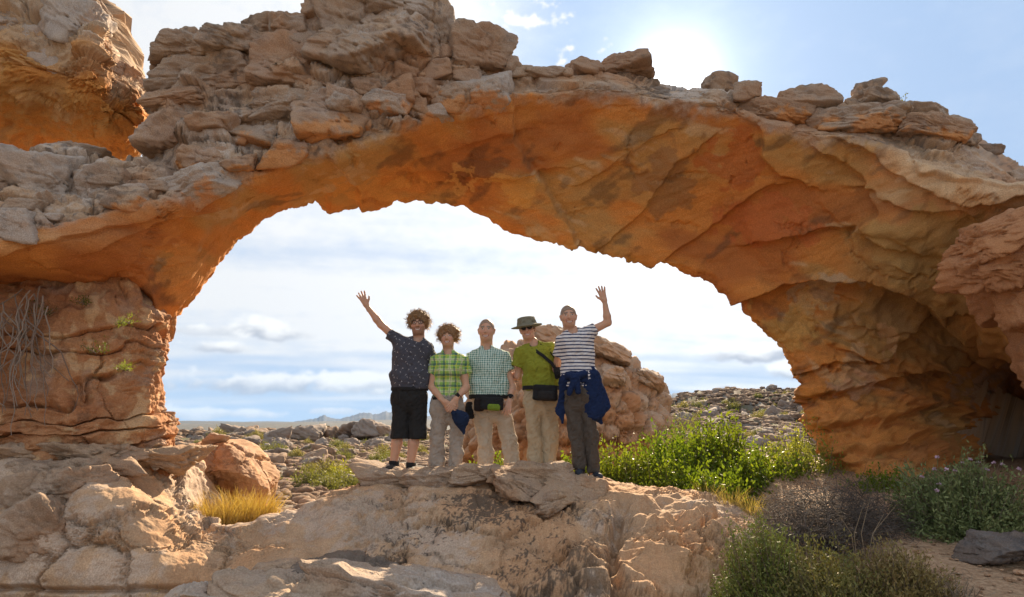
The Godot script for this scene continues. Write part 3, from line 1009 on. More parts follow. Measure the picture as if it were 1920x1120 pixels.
func land() -> void:
	var pos := PackedVector3Array()
	var col := PackedColorArray()
	var idx := PackedInt32Array()
	var rings := PackedFloat32Array()
	var r := 0.6
	while r < 7000.0:
		rings.append(r)
		r *= 1.022 if r > 6.0 and r < 240.0 else 1.05
	# bearings: close together in front, wide apart behind
	var az := PackedFloat32Array()
	var a := -180.0
	while a <= 180.0:
		az.append(a)
		a += 0.35 if absf(a) < 42.0 else 3.0
	az[az.size() - 1] = 180.0
	var na := az.size()
	for i in rings.size():
		for j in na:
			var x := sin(deg_to_rad(az[j])) * rings[i]
			var z := -cos(deg_to_rad(az[j])) * rings[i]
			var h := land_height(x, z)
			var p := Vector3(x, h, z)
			var rr := rings[i]
			var f := nB.get_noise_3d(x * 0.5, 0, z * 0.5)
			if rr > 12.0:
				var s := minf(1.0, rr / 60.0)
				p.y += (nB.get_noise_3d(x * 0.22, 7.0, z * 0.22) * 0.45 + nB.get_noise_3d(x * 0.7, 9.0, z * 0.7) * 0.14) * s * ss(700.0, 300.0, rr)
			else:
				p.y += f * 0.03 + nC.get_noise_3d(x * 0.6, 0, z * 0.6) * 0.012
			var sand := Color(0.40, 0.27, 0.18).lerp(Color(0.46, 0.33, 0.22), 0.5 + f)
			var stony := Color(0.20, 0.175, 0.15).lerp(Color(0.115, 0.115, 0.06), ss(-0.1, 0.3, nB.get_noise_3d(x * 0.15, 4.0, z * 0.15)))
			stony = stony.lerp(Color(0.40, 0.37, 0.34), ss(0.2, 0.45, nB.get_noise_3d(x * 0.4, 2.0, z * 0.4)) * 0.8)
			var veld := Color(0.075, 0.075, 0.055).lerp(Color(0.125, 0.11, 0.08), 0.5 + nB.get_noise_3d(x * 0.02, 2.0, z * 0.02))
			var c := sand.lerp(stony, ss(10.0, 16.0, rr)).lerp(veld, ss(75.0, 220.0, rr))
			pos.append(p)
			col.append(c)
	for i in rings.size() - 1:
		for j in na - 1:
			var p0 := i * na + j
			var p1 := p0 + na
			idx.append_array(PackedInt32Array([p0, p1, p0 + 1, p0 + 1, p1, p1 + 1]))
	var o := put("ground", mesh_of(pos, idx, col), M.ground, self)
	tag(o, "sandy and stony ground running out to the far plain", "", "", "structure")


func ridge(called: String, label: String, d: float, pts: Array, col: Color, sd: int) -> void:
	# a far mountain: a crest through px, py at d, with flanks falling to both sides
	var pos := PackedVector3Array()
	var cols := PackedColorArray()
	var keys := []
	var w := PackedVector3Array()
	for e in pts:
		keys.append(float(e[0]))
		w.append(P(e[0], e[1], d))
	var nt := 260
	var nv := 26
	var n := noise(FastNoiseLite.TYPE_SIMPLEX_SMOOTH, 6.0 / d, 5, sd)
	for i in nt:
		var t := lerpf(keys[0], keys[keys.size() - 1], float(i) / (nt - 1))
		var c := hermite(keys, w, t)
		for j in nv:
			var u := float(j) / (nv - 1) * 2.0 - 1.0
			var p := Vector3(c.x * (1.0 - u * 0.25), 0, c.z + u * d * 0.25)
			var fall := 1.0 - absf(u)
			var h := c.y + 20.0
			p.y = -20.0 + h * fall * (0.55 + 0.45 * fall) + n.get_noise_2d(p.x, p.z) * h * 0.42 * (1.0 - pow(fall, 6.0)) * minf(1.0, fall * 4.0) + n.get_noise_2d(t * d * 0.02, 5.0) * h * 0.10 * fall
			pos.append(p)
			cols.append(col.lerp(Color(0.085, 0.085, 0.075), 0.5 + n.get_noise_2d(p.x * 2.0, p.z * 2.0)))
	var o := put(called, mesh_of(pos, grid_index(nt, nv), cols), M.far_rock, self)
	tag(o, label, "", "", "structure")


func build_land() -> void:
	land()
	ridge("mountains", "blue hazy peaks far away behind the waving man", 5200.0, [[380, 800], [440, 792], [520, 795], [560, 788], [590, 783], [606, 777], [622, 783], [640, 784], [665, 777], [685, 772], [705, 775], [725, 771], [760, 775], [820, 782], [900, 790], [1000, 795]], Color(0.055, 0.062, 0.062), 3)
	ridge("low_mountains", "low blue rise far away beside the left foot", 4200.0, [[250, 806], [330, 808], [380, 803], [405, 799], [425, 798], [440, 801], [500, 805], [560, 806]], Color(0.055, 0.062, 0.062), 8)
	ridge("far_mountain", "flat blue mountain far away past the stony hill", 5200.0, [[1080, 770], [1180, 745], [1240, 737], [1275, 736], [1300, 737], [1320, 740], [1335, 735], [1352, 742], [1400, 755], [1480, 770], [1560, 780]], Color(0.055, 0.062, 0.062), 5)


const ARCH_STONES := [
	# px, py, w, h, tilt, boxy, tone (0 plain, 1 grey brown, 2 pale, 3 red brown, 4 dark), sink
	[353, 70, 42, 32, 0, 0.5, 1, 0.05], [360, 98, 118, 42, -3, 0.7, 1, 0.0], [304, 125, 36, 44, 10, 0.3, 1, 0.1], [412, 148, 170, 88, 6, 0.6, 1, 0.02],
	[342, 188, 108, 38, 8, 0.5, 3, 0.0], [322, 250, 78, 86, 0, 0.5, 3, 0.05], [452, 84, 108, 46, -2, 0.7, 1, 0.0], [485, 52, 68, 36, 2, 0.6, 1, 0.0],
	[524, 36, 22, 22, 0, 0.4, 1, 0.05], [541, 53, 74, 48, 12, 0.6, 1, 0.0], [528, 88, 72, 36, 0, 0.6, 0, 0.0], [590, 20, 48, 44, 0, 0.5, 1, 0.0],
	[587, 70, 54, 74, 8, 0.5, 1, 0.0], [550, 145, 155, 88, 3, 0.85, 3, 0.08], [536, 205, 114, 50, 6, 0.35, 1, -0.08], [664, 103, 132, 80, -8, 0.4, 1, -0.10],
	[505, 263, 82, 46, -12, 0.5, 1, -0.02], [537, 287, 74, 42, 8, 0.5, 3, -0.02], [625, 228, 128, 98, 4, 0.6, 3, 0.05], [638, 193, 46, 32, 0, 0.5, 1, -0.03],
	[371, 350, 98, 52, 14, 0.5, 2, -0.02], [446, 268, 42, 20, 0, 0.4, 0, 0.0], [645, 40, 86, 84, 0, 0.5, 1, 0.0], [748, 20, 134, 64, 2, 0.5, 1, 0.0],
	[740, 80, 138, 88, -6, 0.4, 0, -0.06], [830, 55, 48, 94, 0, 0.6, 1, 0.0], [868, 65, 46, 42, 0, 0.6, 1, 0.05], [895, 105, 102, 74, 4, 0.45, 1, -0.06],
	[833, 102, 30, 28, 0, 0.5, 3, 0.0], [827, 130, 44, 32, 8, 0.7, 3, 0.0], [760, 142, 54, 34, -10, 0.5, 3, 0.0], [745, 175, 56, 40, 0, 0.6, 3, 0.0],
	[916, 176, 78, 62, 14, 0.45, 2, -0.06], [846, 188, 74, 48, 8, 0.5, 1, 0.0], [724, 196, 84, 40, -4, 0.4, 2, -0.03], [648, 195, 62, 34, 0, 0.5, 3, 0.0],
	[673, 225, 42, 46, 0, 0.5, 0, 0.0], [814, 215, 60, 26, 6, 0.5, 2, 0.0], [956, 125, 42, 38, 0, 0.6, 1, 0.0], [985, 136, 40, 22, 0, 0.6, 1, 0.0],
	[1100, 134, 70, 42, 0, 0.4, 1, 0.0], [1175, 128, 84, 40, -2, 0.6, 1, 0.05], [1060, 138, 26, 20, 0, 0.5, 1, 0.0], [1025, 140, 54, 22, 0, 0.6, 1, 0.0],
	[1352, 162, 66, 36, 2, 0.6, 1, 0.05], [1400, 174, 50, 32, 0, 0.6, 1, 0.05], [1412, 172, 26, 26, 0, 0.5, 1, 0.08], [1500, 196, 86, 34, -8, 0.6, 1, 0.05],
	[1462, 218, 108, 44, -4, 0.6, 1, 0.0], [1564, 206, 38, 28, 0, 0.4, 1, 0.05], [1555, 230, 64, 46, 0, 0.5, 1, 0.0], [1595, 200, 26, 24, 0, 0.5, 1, 0.08],
	[1626, 170, 40, 42, -8, 0.5, 1, 0.12], [1641, 192, 84, 32, -4, 0.6, 1, 0.06], [1634, 230, 128, 48, 0, 0.6, 1, -0.04], [1727, 219, 84, 32, -6, 0.6, 1, 0.0],
	[1748, 248, 112, 40, -10, 0.6, 3, -0.02], [1796, 244, 60, 38, -4, 0.6, 1, 0.02], [1812, 268, 44, 30, -10, 0.6, 1, 0.0], [1855, 283, 40, 26, 10, 0.3, 4, 0.08],
	[1906, 332, 32, 24, 0, 0.5, 1, 0.05], [82, 340, 112, 88, 4, 0.45, 2, -0.10], [16, 318, 46, 52, 0, 0.5, 2, 0.0], [127, 303, 128, 40, -4, 0.6, 1, 0.10],
	[200, 350, 82, 56, 4, 0.6, 1, 0.0], [240, 376, 58, 46, 0, 0.5, 1, -0.04], [258, 357, 36, 26, 0, 0.5, 2, -0.04], [294, 350, 42, 24, 0, 0.5, 1, 0.0],
	[28, 418, 66, 50, 0, 0.5, 2, -0.06], [46, 386, 54, 26, 0, 0.6, 1, 0.0], [103, 411, 22, 14, 0, 0.5, 2, -0.02], [400, 232, 70, 40, 0, 0.6, 3, 0.0],
	[455, 222, 62, 34, 10, 0.6, 0, 0.0], [380, 300, 76, 44, -6, 0.6, 3, 0.0], [452, 310, 60, 30, 8, 0.6, 3, 0.0], [590, 250, 44, 40, 0, 0.5, 3, 0.0],
	[690, 165, 50, 36, 0, 0.6, 3, 0.02], [790, 165, 56, 40, 0, 0.6, 3, 0.03], [880, 150, 50, 34, 0, 0.6, 3, 0.02], [782, 200, 40, 28, 0, 0.6, 0, 0.0],
	[1880, 440, 130, 52, 22, 0.6, 5, -0.62], [1895, 490, 140, 70, 12, 0.6, 5, -0.70], [1868, 552, 76, 92, 10, 0.4, 5, -0.6], [1925, 560, 60, 110, 0, 0.4, 5, -0.9],
]
# stones along the lip whose undersides carry the orange stain
const STAINED := [[916, 176], [846, 188], [814, 215], [724, 196], [625, 228], [537, 287], [505, 263], [371, 350], [452, 310], [590, 250], [673, 225], [446, 268], [380, 300], [240, 376], [1462, 218], [1555, 230], [1634, 230], [1748, 248], [1812, 268]]
const TONES := [Color(1, 1, 1, 0), Color(0.31, 0.25, 0.205, 0.35), Color(0.47, 0.43, 0.40, 0.55), Color(0.36, 0.215, 0.135, 0.45), Color(0.17, 0.14, 0.125, 0.6), Color(0.46, 0.205, 0.085, 0.78)]


func build_rock() -> void:
	# the arch itself
	var arch := thing("rock_arch", "huge weathered sandstone arch with orange underside spanning the whole view", "rock arch", P(1650, 895, 8.7))
	var g := loft(span_rows(), 1300, [8, 10, 34, 40, 56, 66, 44, 12])
	var body := rock_sheet(g, span_relief, span_tint)
	put("span", body, M.rock, arch, -arch.position)
	mark_depth(g.out)
	var pg := loft(pillar_rows(), 420, [40, 40, 50, 50, 40, 20])
	put("pillar", rock_sheet(pg, pillar_relief, pillar_tint), M.rock, arch, -arch.position)
	mark_depth(pg.out)
	var sd := 100
	for s in ARCH_STONES:
		sd += 1
		set_stone(arch, "boulder", s[0], s[1], s[2], s[3], s[4], sd, s[5], TONES[s[6]], s[7], 7.6, 0.0, 1.0 if [s[0], s[1]] in STAINED else 0.0)
	# ledge stones where the pillar meets its foot
	for s in [[150, 853, 170, 32, 1, 0.8], [272, 856, 140, 34, -2, 0.7], [346, 870, 34, 22, 0, 0.3], [45, 850, 90, 30, 0, 0.7]]:
		sd += 1
		set_stone(arch, "ledge_block", s[0], s[1], s[2], s[3], s[4], sd, s[5], Color(0.42, 0.30, 0.20, 0.5), 0.02, 7.9, 0.32 if s[2] > 30 else 0.12)
	# the bulging rock at the right edge stands on more of itself, down to the ground
	for s in [[2045, 500, 6.35, 200, 240], [2120, 680, 6.25, 240, 260], [2180, 860, 6.1, 260, 300], [2190, 1010, 6.0, 260, 280]]:
		sd += 1
		var wt := P(s[0], s[1], s[2])
		var wk: float = s[2] / F
		put("boulder", stone(Vector3(s[3] * 0.5 * wk, s[4] * 0.5 * wk, 0.7), sd, 30, 0.5, 1.0, TONES[5], Basis.IDENTITY, wt), M.rock, arch, wt - arch.position)
	# the little horn that hangs from the inner edge
	var tip := P(318, 604, 7.95)
	put("hanging_horn", stone(Vector3(0.050, 0.135, 0.06), 977, 14, 0.2, 1.3, Color(0.52, 0.24, 0.08, 0.8), Basis(Vector3.BACK, -0.25), tip), M.rock, arch, tip - arch.position)
	# dome
	var dome := thing("rock_dome", "broad rounded sandstone hump the five people stand on", "rock", P(950, 1000, 6.4))
	var bg := base_loft()
	put("hump", base_mesh(bg), M.smooth_rock, dome, -dome.position)
	mark_depth(bg.out)
	for s in [[45, 930, 66, 74, 10, 0.3], [125, 918, 116, 62, 12, 0.4], [66, 997, 108, 92, 0, 0.25], [76, 882, 78, 38, 0, 0.6], [145, 880, 70, 34, 0, 0.6], [205, 868, 80, 26, 0, 0.7]]:
		sd += 1
		set_stone(dome, "boulder", s[0], s[1], s[2], s[3], s[4], sd, s[5], Color(0.40, 0.31, 0.235, 0.55), 0.05, 6.4, 0.22)
	# the broken slabs along the crest
	for s in [[745, 900, 116, 38, 1, 0.7, 7.5], [830, 898, 150, 38, 2, 0.75, 7.35], [900, 890, 92, 34, 3, 0.5, 7.3], [1000, 890, 130, 44, -3, 0.6, 7.2], [968, 912, 96, 46, -16, 0.5, 7.0], [1045, 890, 60, 40, 0, 0.5, 7.2], [1086, 914, 96, 40, -8, 0.4, 7.1], [1028, 944, 54, 34, 18, 0.35, 6.8], [1020, 960, 40, 22, 10, 0.4, 6.75]]:
		sd += 1
		var at := P(s[0], s[1], s[6])
		var k: float = s[6] / F
		var r := Vector3(s[2] * 0.5 * k, s[3] * 0.5 * k, 0.22)
		put("slab", stone(r, sd, 26, s[5], 1.0, Color(0.37, 0.27, 0.19, 0.45), Basis(Vector3.BACK, deg_to_rad(s[4])), at), M.rock, dome, at - dome.position)
	# rocks of their own
	var knob := func(p: Vector3, _t: float, _v: float) -> float:
		var q := Vector3(p.x * 0.45, p.y * 0.45, p.z * 0.45)
		var e := dE.get_noise_3dv(q) + 1.0
		return 0.30 * sqrt(clampf(e, 0.0, 1.0)) - 0.06 + nA.get_noise_3dv(p * 1.5) * 0.22 + fine(p)
	var knob_tint := func(p: Vector3, _t: float, v: float) -> Color:
		var c := mixc(Color(0.42, 0.26, 0.16), Color(0.46, 0.37, 0.29), 0.45 + nB.get_noise_3dv(p * 0.6) * 1.2 + nA.get_noise_3dv(p) * 0.6)
		c = mixc(c, Color(0.50, 0.24, 0.09), ss(4.0, 5.2, v + nB.get_noise_3dv(p * 0.5)) * 0.75)
		return mixc(c, BLACK, ss(0.25, 0.5, nC.get_noise_3dv(p * 0.5)) * 0.5)
	var o := put("knobbly_boulder", outcrop([[0, 870, 800, 900, 18.8], [1, 900, 700, 900, 18.6], [2, 935, 668, 900, 18.3], [3, 1000, 640, 900, 17.8], [4, 1035, 630, 900, 17.8], [5, 1070, 640, 900, 17.8], [6, 1110, 648, 900, 17.8], [7, 1145, 655, 900, 17.8], [8, 1175, 680, 900, 17.8], [9, 1200, 702, 900, 18.0], [10, 1228, 716, 900, 18.1], [11, 1244, 745, 900, 18.3], [12, 1256, 840, 900, 18.8]], 1.8, 2.9, 0.1, 400, knob, knob_tint), M.rock, self)
	tag(o, "big knobbly boulder behind the two people at the end of the row", "rock")
	for q in [[1040, 640, 110, 56, -6, 17.4], [1140, 660, 110, 34, -24, 17.0], [1215, 712, 60, 40, -30, 17.5], [1150, 705, 50, 44, -14, 16.5]]:
		sd += 1
		var kt := P(q[0], q[1], q[5])
		var kk: float = q[5] / F
		put("boulder", stone(Vector3(q[2] * 0.5 * kk, q[3] * 0.5 * kk, 0.6), sd, 22, 0.4, 1.2, Color(0.45, 0.37, 0.30, 0.5), Basis(Vector3.BACK, deg_to_rad(q[4])), kt), M.rock, o, kt)
	var plainrock := func(p: Vector3, _t: float, _v: float) -> float:
		return blocks(p * 0.6) * 0.45 + nA.get_noise_3dv(p * 1.3) * 0.14 + fine(p) * 0.6
	var hollow_tint := func(p: Vector3, _t: float, v: float) -> Color:
		return mixc(mixc(crust_tint(p), Color(0.50, 0.29, 0.16), 0.5), Color(0.62, 0.29, 0.09), ss(4.6, 5.3, v + nB.get_noise_3dv(p * 0.5) * 0.6) * 0.8)
	o = put("undercut_boulder", outcrop([[0, 330, 850, 950, 9.6], [1, 342, 838, 950, 9.5], [2, 370, 828, 950, 9.4], [3, 400, 822, 950, 9.3], [4, 430, 820, 950, 9.3], [5, 455, 830, 952, 9.3], [6, 478, 845, 955, 9.4], [7, 498, 880, 955, 9.5], [8, 512, 918, 950, 9.7]], 0.75, 1.0, 0.5, 220, plainrock, hollow_tint), M.rock, self)
	tag(o, "orange boulder with hollowed foot behind the dry grass", "rock")
	stone_thing("cap_stone", "flat stone perched on top of the orange undercut boulder", "", 408, 822, 9.25, 42, 18, -8, 301, 0.4, TONES[1])
	# the crag behind, upper left
	var crag_relief := func(p: Vector3, _t: float, v: float) -> float:
		return blocks(p * 0.8) * ss(4.9, 3.9, v) * 1.0 + nA.get_noise_3dv(p * 1.2) * 0.25 + fine(p) + ss(4.0, 5.0, v) * (nB.get_noise_3dv(p) * 0.08)
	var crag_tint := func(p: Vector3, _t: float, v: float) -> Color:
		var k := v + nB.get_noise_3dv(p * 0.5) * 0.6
		return mixc(mixc(crust_tint(p), BUFF, 0.35), mixc(orange_tint(p), Color(0.60, 0.27, 0.07), 0.5), ss(3.1, 3.9, k))  # lower face: orange rock plus bounced sunlight put into the colour
	var crag := thing("rock_crag", "overhanging crag, orange below with a bounced glow painted into its colour, behind the shoulder of the arch", "rock", P(100, 320, 9.2))
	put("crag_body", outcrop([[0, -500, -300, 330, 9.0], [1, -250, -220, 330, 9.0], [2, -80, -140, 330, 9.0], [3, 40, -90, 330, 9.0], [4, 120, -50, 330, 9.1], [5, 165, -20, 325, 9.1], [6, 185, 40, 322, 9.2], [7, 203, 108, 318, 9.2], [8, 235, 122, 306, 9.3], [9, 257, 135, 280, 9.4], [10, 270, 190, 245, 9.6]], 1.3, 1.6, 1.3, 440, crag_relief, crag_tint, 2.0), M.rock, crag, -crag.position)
	for s in [[130, 40, 120, 90, -24, 0.5, 2], [75, 112, 120, 105, -10, 0.4, 2], [20, 55, 70, 80, 0, 0.5, 1], [20, 150, 90, 56, 6, 0.4, 3], [165, 75, 60, 40, -20, 0.5, 3], [165, 2, 40, 34, 0, 0.5, 1], [215, 130, 46, 40, 0, 0.4, 3], [250, 150, 40, 46, 0, 0.4, 3], [268, 192, 24, 18, 0, 0.4, 4]]:
		sd += 1
		var at := P(s[0], s[1], 8.35 + 0.9 * ss(120, 270, s[0]))
		var k: float = 8.4 / F
		put("boulder", stone(Vector3(s[2] * 0.53 * k, s[3] * 0.53 * k, 0.3), sd, 24, s[5], 1.0, TONES[s[6]], Basis(Vector3.BACK, deg_to_rad(s[4])), at), M.rock, crag, at - crag.position)
	# flat rocks in front of the dome, at the bottom of the picture
	stone_thing("foreground_rock", "tan rounded rock low in front of the dome's left end", "rocks at the foot of the dome", 560, 1085, 5.0, 170, 60, 2, 311, 0.4, Color(0.42, 0.31, 0.22, 0.6), 0.3)
	stone_thing("foreground_rock", "black lichened rock low in front of the dome", "rocks at the foot of the dome", 660, 1086, 4.9, 190, 64, 0, 312, 0.5, Color(0.12, 0.105, 0.095, 0.75), 0.3)
	stone_thing("foreground_rock", "long pale rock nearest the camera, its top catching sun", "rocks at the foot of the dome", 560, 1120, 4.5, 330, 76, 1, 313, 0.4, Color(0.40, 0.33, 0.26, 0.5), 0.35)
	stone_thing("foreground_rock", "speckled grey rock at the lower edge below the dome's middle", "rocks at the foot of the dome", 800, 1122, 4.5, 360, 76, -4, 314, 0.4, Color(0.36, 0.31, 0.27, 0.4), 0.35)
	stone_thing("foreground_rock", "small pale broken stone at the bottom edge by the pillar's foot", "rocks at the foot of the dome", 370, 1118, 4.6, 110, 36, 4, 315, 0.6, Color(0.45, 0.41, 0.37, 0.6), 0.2)
	stone_thing("flat_stone", "dark grey flat stone on the sand under the flowering bush", "", 1880, 1028, 5.6, 110, 44, 4, 316, 0.5, Color(0.085, 0.085, 0.095, 0.8), 0.2)


# ---------------------------------------------------------------- figures: distance fields meshed as surface nets
var gO := Vector3.ZERO
var gX := 0
var gY := 0
var gZ := 0
var gC := 0.01
var gV := PackedFloat32Array()


func f_begin(lo: Vector3, hi: Vector3, cell: float) -> void:
	gO = lo
	gC = cell
	gX = int((hi.x - lo.x) / cell) + 2
	gY = int((hi.y - lo.y) / cell) + 2
	gZ = int((hi.z - lo.z) / cell) + 2
	gV = PackedFloat32Array()
	gV.resize(gX * gY * gZ)
	gV.fill(1.0)


# tapered capsule from a to b; squash flattens it front to back; flat cuts its ends off square
func f_cap(a: Vector3, b: Vector3, ra: float, rb: float, k := 0.02, squash := 1.0, flat := false, cut := false) -> void:
	var m := maxf(ra, rb) + k + gC * 3.0
	var lo := (Vector3(minf(a.x, b.x), minf(a.y, b.y), minf(a.z, b.z)) - Vector3(m, m, m) - gO) / gC
	var hi := (Vector3(maxf(a.x, b.x), maxf(a.y, b.y), maxf(a.z, b.z)) + Vector3(m, m, m) - gO) / gC
	var x0 := maxi(0, int(lo.x))
	var x1 := mini(gX - 1, int(hi.x) + 1)
	var y0 := maxi(0, int(lo.y))
	var y1 := mini(gY - 1, int(hi.y) + 1)
	var z0 := maxi(0, int(lo.z))
	var z1 := mini(gZ - 1, int(hi.z) + 1)
	var ab := b - a
	var inv := 1.0 / squash
	ab.z *= inv
	var ll := maxf(ab.length_squared(), 1e-9)
	var ln := sqrt(ll)
	for z in range(z0, z1 + 1):
		var qz := (gO.z + z * gC - a.z) * inv
		for y in range(y0, y1 + 1):
			var qy := gO.y + y * gC - a.y
			var row := (z * gY + y) * gX
			for x in range(x0, x1 + 1):
				var qx := gO.x + x * gC - a.x
				var t0 := (qx * ab.x + qy * ab.y + qz * ab.z) / ll
				var t := clampf(t0, 0.0, 1.0)
				var dx := qx - ab.x * t
				var dy := qy - ab.y * t
				var dz := qz - ab.z * t
				var d := 0.0
				if flat:
					dx = qx - ab.x * t0
					dy = qy - ab.y * t0
					dz = qz - ab.z * t0
					d = maxf(sqrt(dx * dx + dy * dy + dz * dz) - lerpf(ra, rb, t), maxf(-t0, t0 - 1.0) * ln)
				else:
					d = sqrt(dx * dx + dy * dy + dz * dz) - lerpf(ra, rb, t)
				var i := row + x
				var v := gV[i]
				if cut:
					gV[i] = maxf(v, -d)
				else:
					var h := maxf(k - absf(v - d), 0.0) / k
					gV[i] = minf(v, d) - h * h * k * 0.25


func f_ell(c: Vector3, r: Vector3, k := 0.015, cut := false) -> void:
	var m := Vector3.ONE * (k + gC * 3.0) + r
	var lo := (c - m - gO) / gC
	var hi := (c + m - gO) / gC
	var rm := minf(r.x, minf(r.y, r.z))
	for z in range(maxi(0, int(lo.z)), mini(gZ - 1, int(hi.z) + 1) + 1):
		var qz := (gO.z + z * gC - c.z) / r.z
		for y in range(maxi(0, int(lo.y)), mini(gY - 1, int(hi.y) + 1) + 1):
			var qy := (gO.y + y * gC - c.y) / r.y
			var row := (z * gY + y) * gX
			for x in range(maxi(0, int(lo.x)), mini(gX - 1, int(hi.x) + 1) + 1):
				var qx := (gO.x + x * gC - c.x) / r.x
				var l := sqrt(qx * qx + qy * qy + qz * qz)
				var g := sqrt(qx * qx / (r.x * r.x) + qy * qy / (r.y * r.y) + qz * qz / (r.z * r.z))
				var d := l * (l - 1.0) / maxf(g, 1e-6) if l > 0.2 else -rm * 0.8
				var i := row + x
				var v := gV[i]
				if cut:
					gV[i] = maxf(v, -d)
				else:
					var h := maxf(k - absf(v - d), 0.0) / k
					gV[i] = minf(v, d) - h * h * k * 0.25


# rounded box with its own axes
func f_box(c: Vector3, half: Vector3, rad: float, b: Basis, k := 0.01) -> void:
	var m := half.length() + k + gC * 3.0
	var lo := (c - Vector3(m, m, m) - gO) / gC
	var hi := (c + Vector3(m, m, m) - gO) / gC
	var ib := b.inverse()
	var hh := half - Vector3(rad, rad, rad)
	for z in range(maxi(0, int(lo.z)), mini(gZ - 1, int(hi.z) + 1) + 1):
		for y in range(maxi(0, int(lo.y)), mini(gY - 1, int(hi.y) + 1) + 1):
			var row := (z * gY + y) * gX
			for x in range(maxi(0, int(lo.x)), mini(gX - 1, int(hi.x) + 1) + 1):
				var q := (ib * (gO + Vector3(x, y, z) * gC - c)).abs() - hh
				var d := q.max(Vector3.ZERO).length() + minf(maxf(q.x, maxf(q.y, q.z)), 0.0) - rad
				var i := row + x
				var v := gV[i]
				var h := maxf(k - absf(v - d), 0.0) / k
				gV[i] = minf(v, d) - h * h * k * 0.25


# keeps only what lies below the plane (n points to what is cut away)
func f_plane(at: Vector3, n: Vector3) -> void:
	for z in gZ:
		for y in gY:
			var row := (z * gY + y) * gX
			for x in gX:
				var i := row + x
				if gV[i] < 0.2:
					gV[i] = maxf(gV[i], (gO + Vector3(x, y, z) * gC - at).dot(n))


var oP := PackedVector3Array()
var oI := PackedInt32Array()
var oC := PackedColorArray()
var oU := PackedVector2Array()


func o_begin() -> void:
	oP = PackedVector3Array()
	oI = PackedInt32Array()
	oC = PackedColorArray()
	oU = PackedVector2Array()


# adds the field's surface to the open mesh; tint(p) -> Color in the field's own space, then place moves it
func f_mesh(tint: Callable, place := Transform3D.IDENTITY, fold := 0.0, fold_scale := 1.0) -> void:
	var first := oP.size()
	var cellid := {}
	var lim := gC * 3.2
	var sx := 1
	var sy := gX
	var sz := gX * gY
	var offs := PackedInt32Array([0, sx, sy, sx + sy, sz, sx + sz, sy + sz, sx + sy + sz])
	var co := [Vector3(0, 0, 0), Vector3(1, 0, 0), Vector3(0, 1, 0), Vector3(1, 1, 0), Vector3(0, 0, 1), Vector3(1, 0, 1), Vector3(0, 1, 1), Vector3(1, 1, 1)]
	var ea := PackedInt32Array([0, 2, 4, 6, 0, 1, 4, 5, 0, 1, 2, 3])
	var eb := PackedInt32Array([1, 3, 5, 7, 2, 3, 6, 7, 4, 5, 6, 7])
	var loc := PackedVector3Array()
	var act := PackedInt32Array()
	for z in gZ - 1:
		for y in gY - 1:
			var row := z * sz + y * sy
			for x in gX - 1:
				var i := row + x
				var v0 := gV[i]
				if v0 > lim or v0 < -lim:
					continue
				var neg := 0
				for q in 8:
					if gV[i + offs[q]] < 0.0:
						neg += 1
				if neg == 0 or neg == 8:
					continue
				var acc := Vector3.ZERO
				var n := 0
				for e in 12:
					var va := gV[i + offs[ea[e]]]
					var vb := gV[i + offs[eb[e]]]
					if (va < 0.0) != (vb < 0.0):
						var pa: Vector3 = co[ea[e]]
						acc += pa.lerp(co[eb[e]], va / (va - vb))
						n += 1
				cellid[i] = first + loc.size()
				loc.append(gO + (Vector3(x, y, z) + acc / n) * gC)
				act.append(i)
	for i in act:
		var a := gV[i] < 0.0
		for ax in 3:
			var s := sx if ax == 0 else (sy if ax == 1 else sz)
			if a == (gV[i + s] < 0.0):
				continue
			var s1 := sy if ax == 0 else (sz if ax == 1 else sx)
			var s2 := sz if ax == 0 else (sx if ax == 1 else sy)
			if not (cellid.has(i - s1) and cellid.has(i - s2) and cellid.has(i - s1 - s2)):
				continue
			var q0: int = cellid[i]
			var q1: int = cellid[i - s1]
			var q2: int = cellid[i - s1 - s2]
			var q3: int = cellid[i - s2]
			if a:
				oI.append_array(PackedInt32Array([q0, q2, q1, q0, q3, q2]))
			else:
				oI.append_array(PackedInt32Array([q0, q1, q2, q0, q2, q3]))
	for p in loc:
		oC.append(tint.call(p))
		oU.append(Vector2(p.x, -p.y))
		var q := p
		if fold > 0.0:
			var w := Vector3(p.x * 1.3, p.y * 0.8 + p.x * 0.5, p.z) * fold_scale
			var cr := Vector3(p.x * 1.2 - p.y * 0.9, p.y * 1.7 + p.x * 0.6, p.z * 1.2) * fold_scale * 2.2
			var rid := 1.0 - absf(nB.get_noise_3dv(cr)) * 2.5
			q += Vector3(nB.get_noise_3dv(w), 0.0, nB.get_noise_3dv(w + Vector3(11, 3, 5))) * fold + Vector3(0.25 * rid, 0.0, rid) * minf(fold, 0.02) * 0.5
		oP.append(place * q)


func o_put(called: String, mat: Material, parent: Node3D, shift: Vector3) -> MeshInstance3D:
	for i in oP.size():
		oP[i] -= shift
	return put(called, mesh_of(oP, oI, oC, oU), mat, parent)


func flatc(c: Color) -> Callable:
	return func(_p: Vector3) -> Color: return c


func cloth(c: Color, tex: Texture2D = null, per_m := 1.0, rough := 0.9) -> StandardMaterial3D:
	var m := StandardMaterial3D.new()
	m.albedo_color = c.linear_to_srgb()
	m.vertex_color_use_as_albedo = false
	m.roughness = rough
	m.metallic_specular = 0.2
	m.rim_enabled = true
	m.rim = 0.25
	m.rim_tint = 0.6
	if tex:
		m.albedo_texture = tex
		m.uv1_scale = Vector3(per_m, per_m, 1)
	return m


# ---------------------------------------------------------------- heads and hands
const SKIN := Color(0.52, 0.305, 0.21)


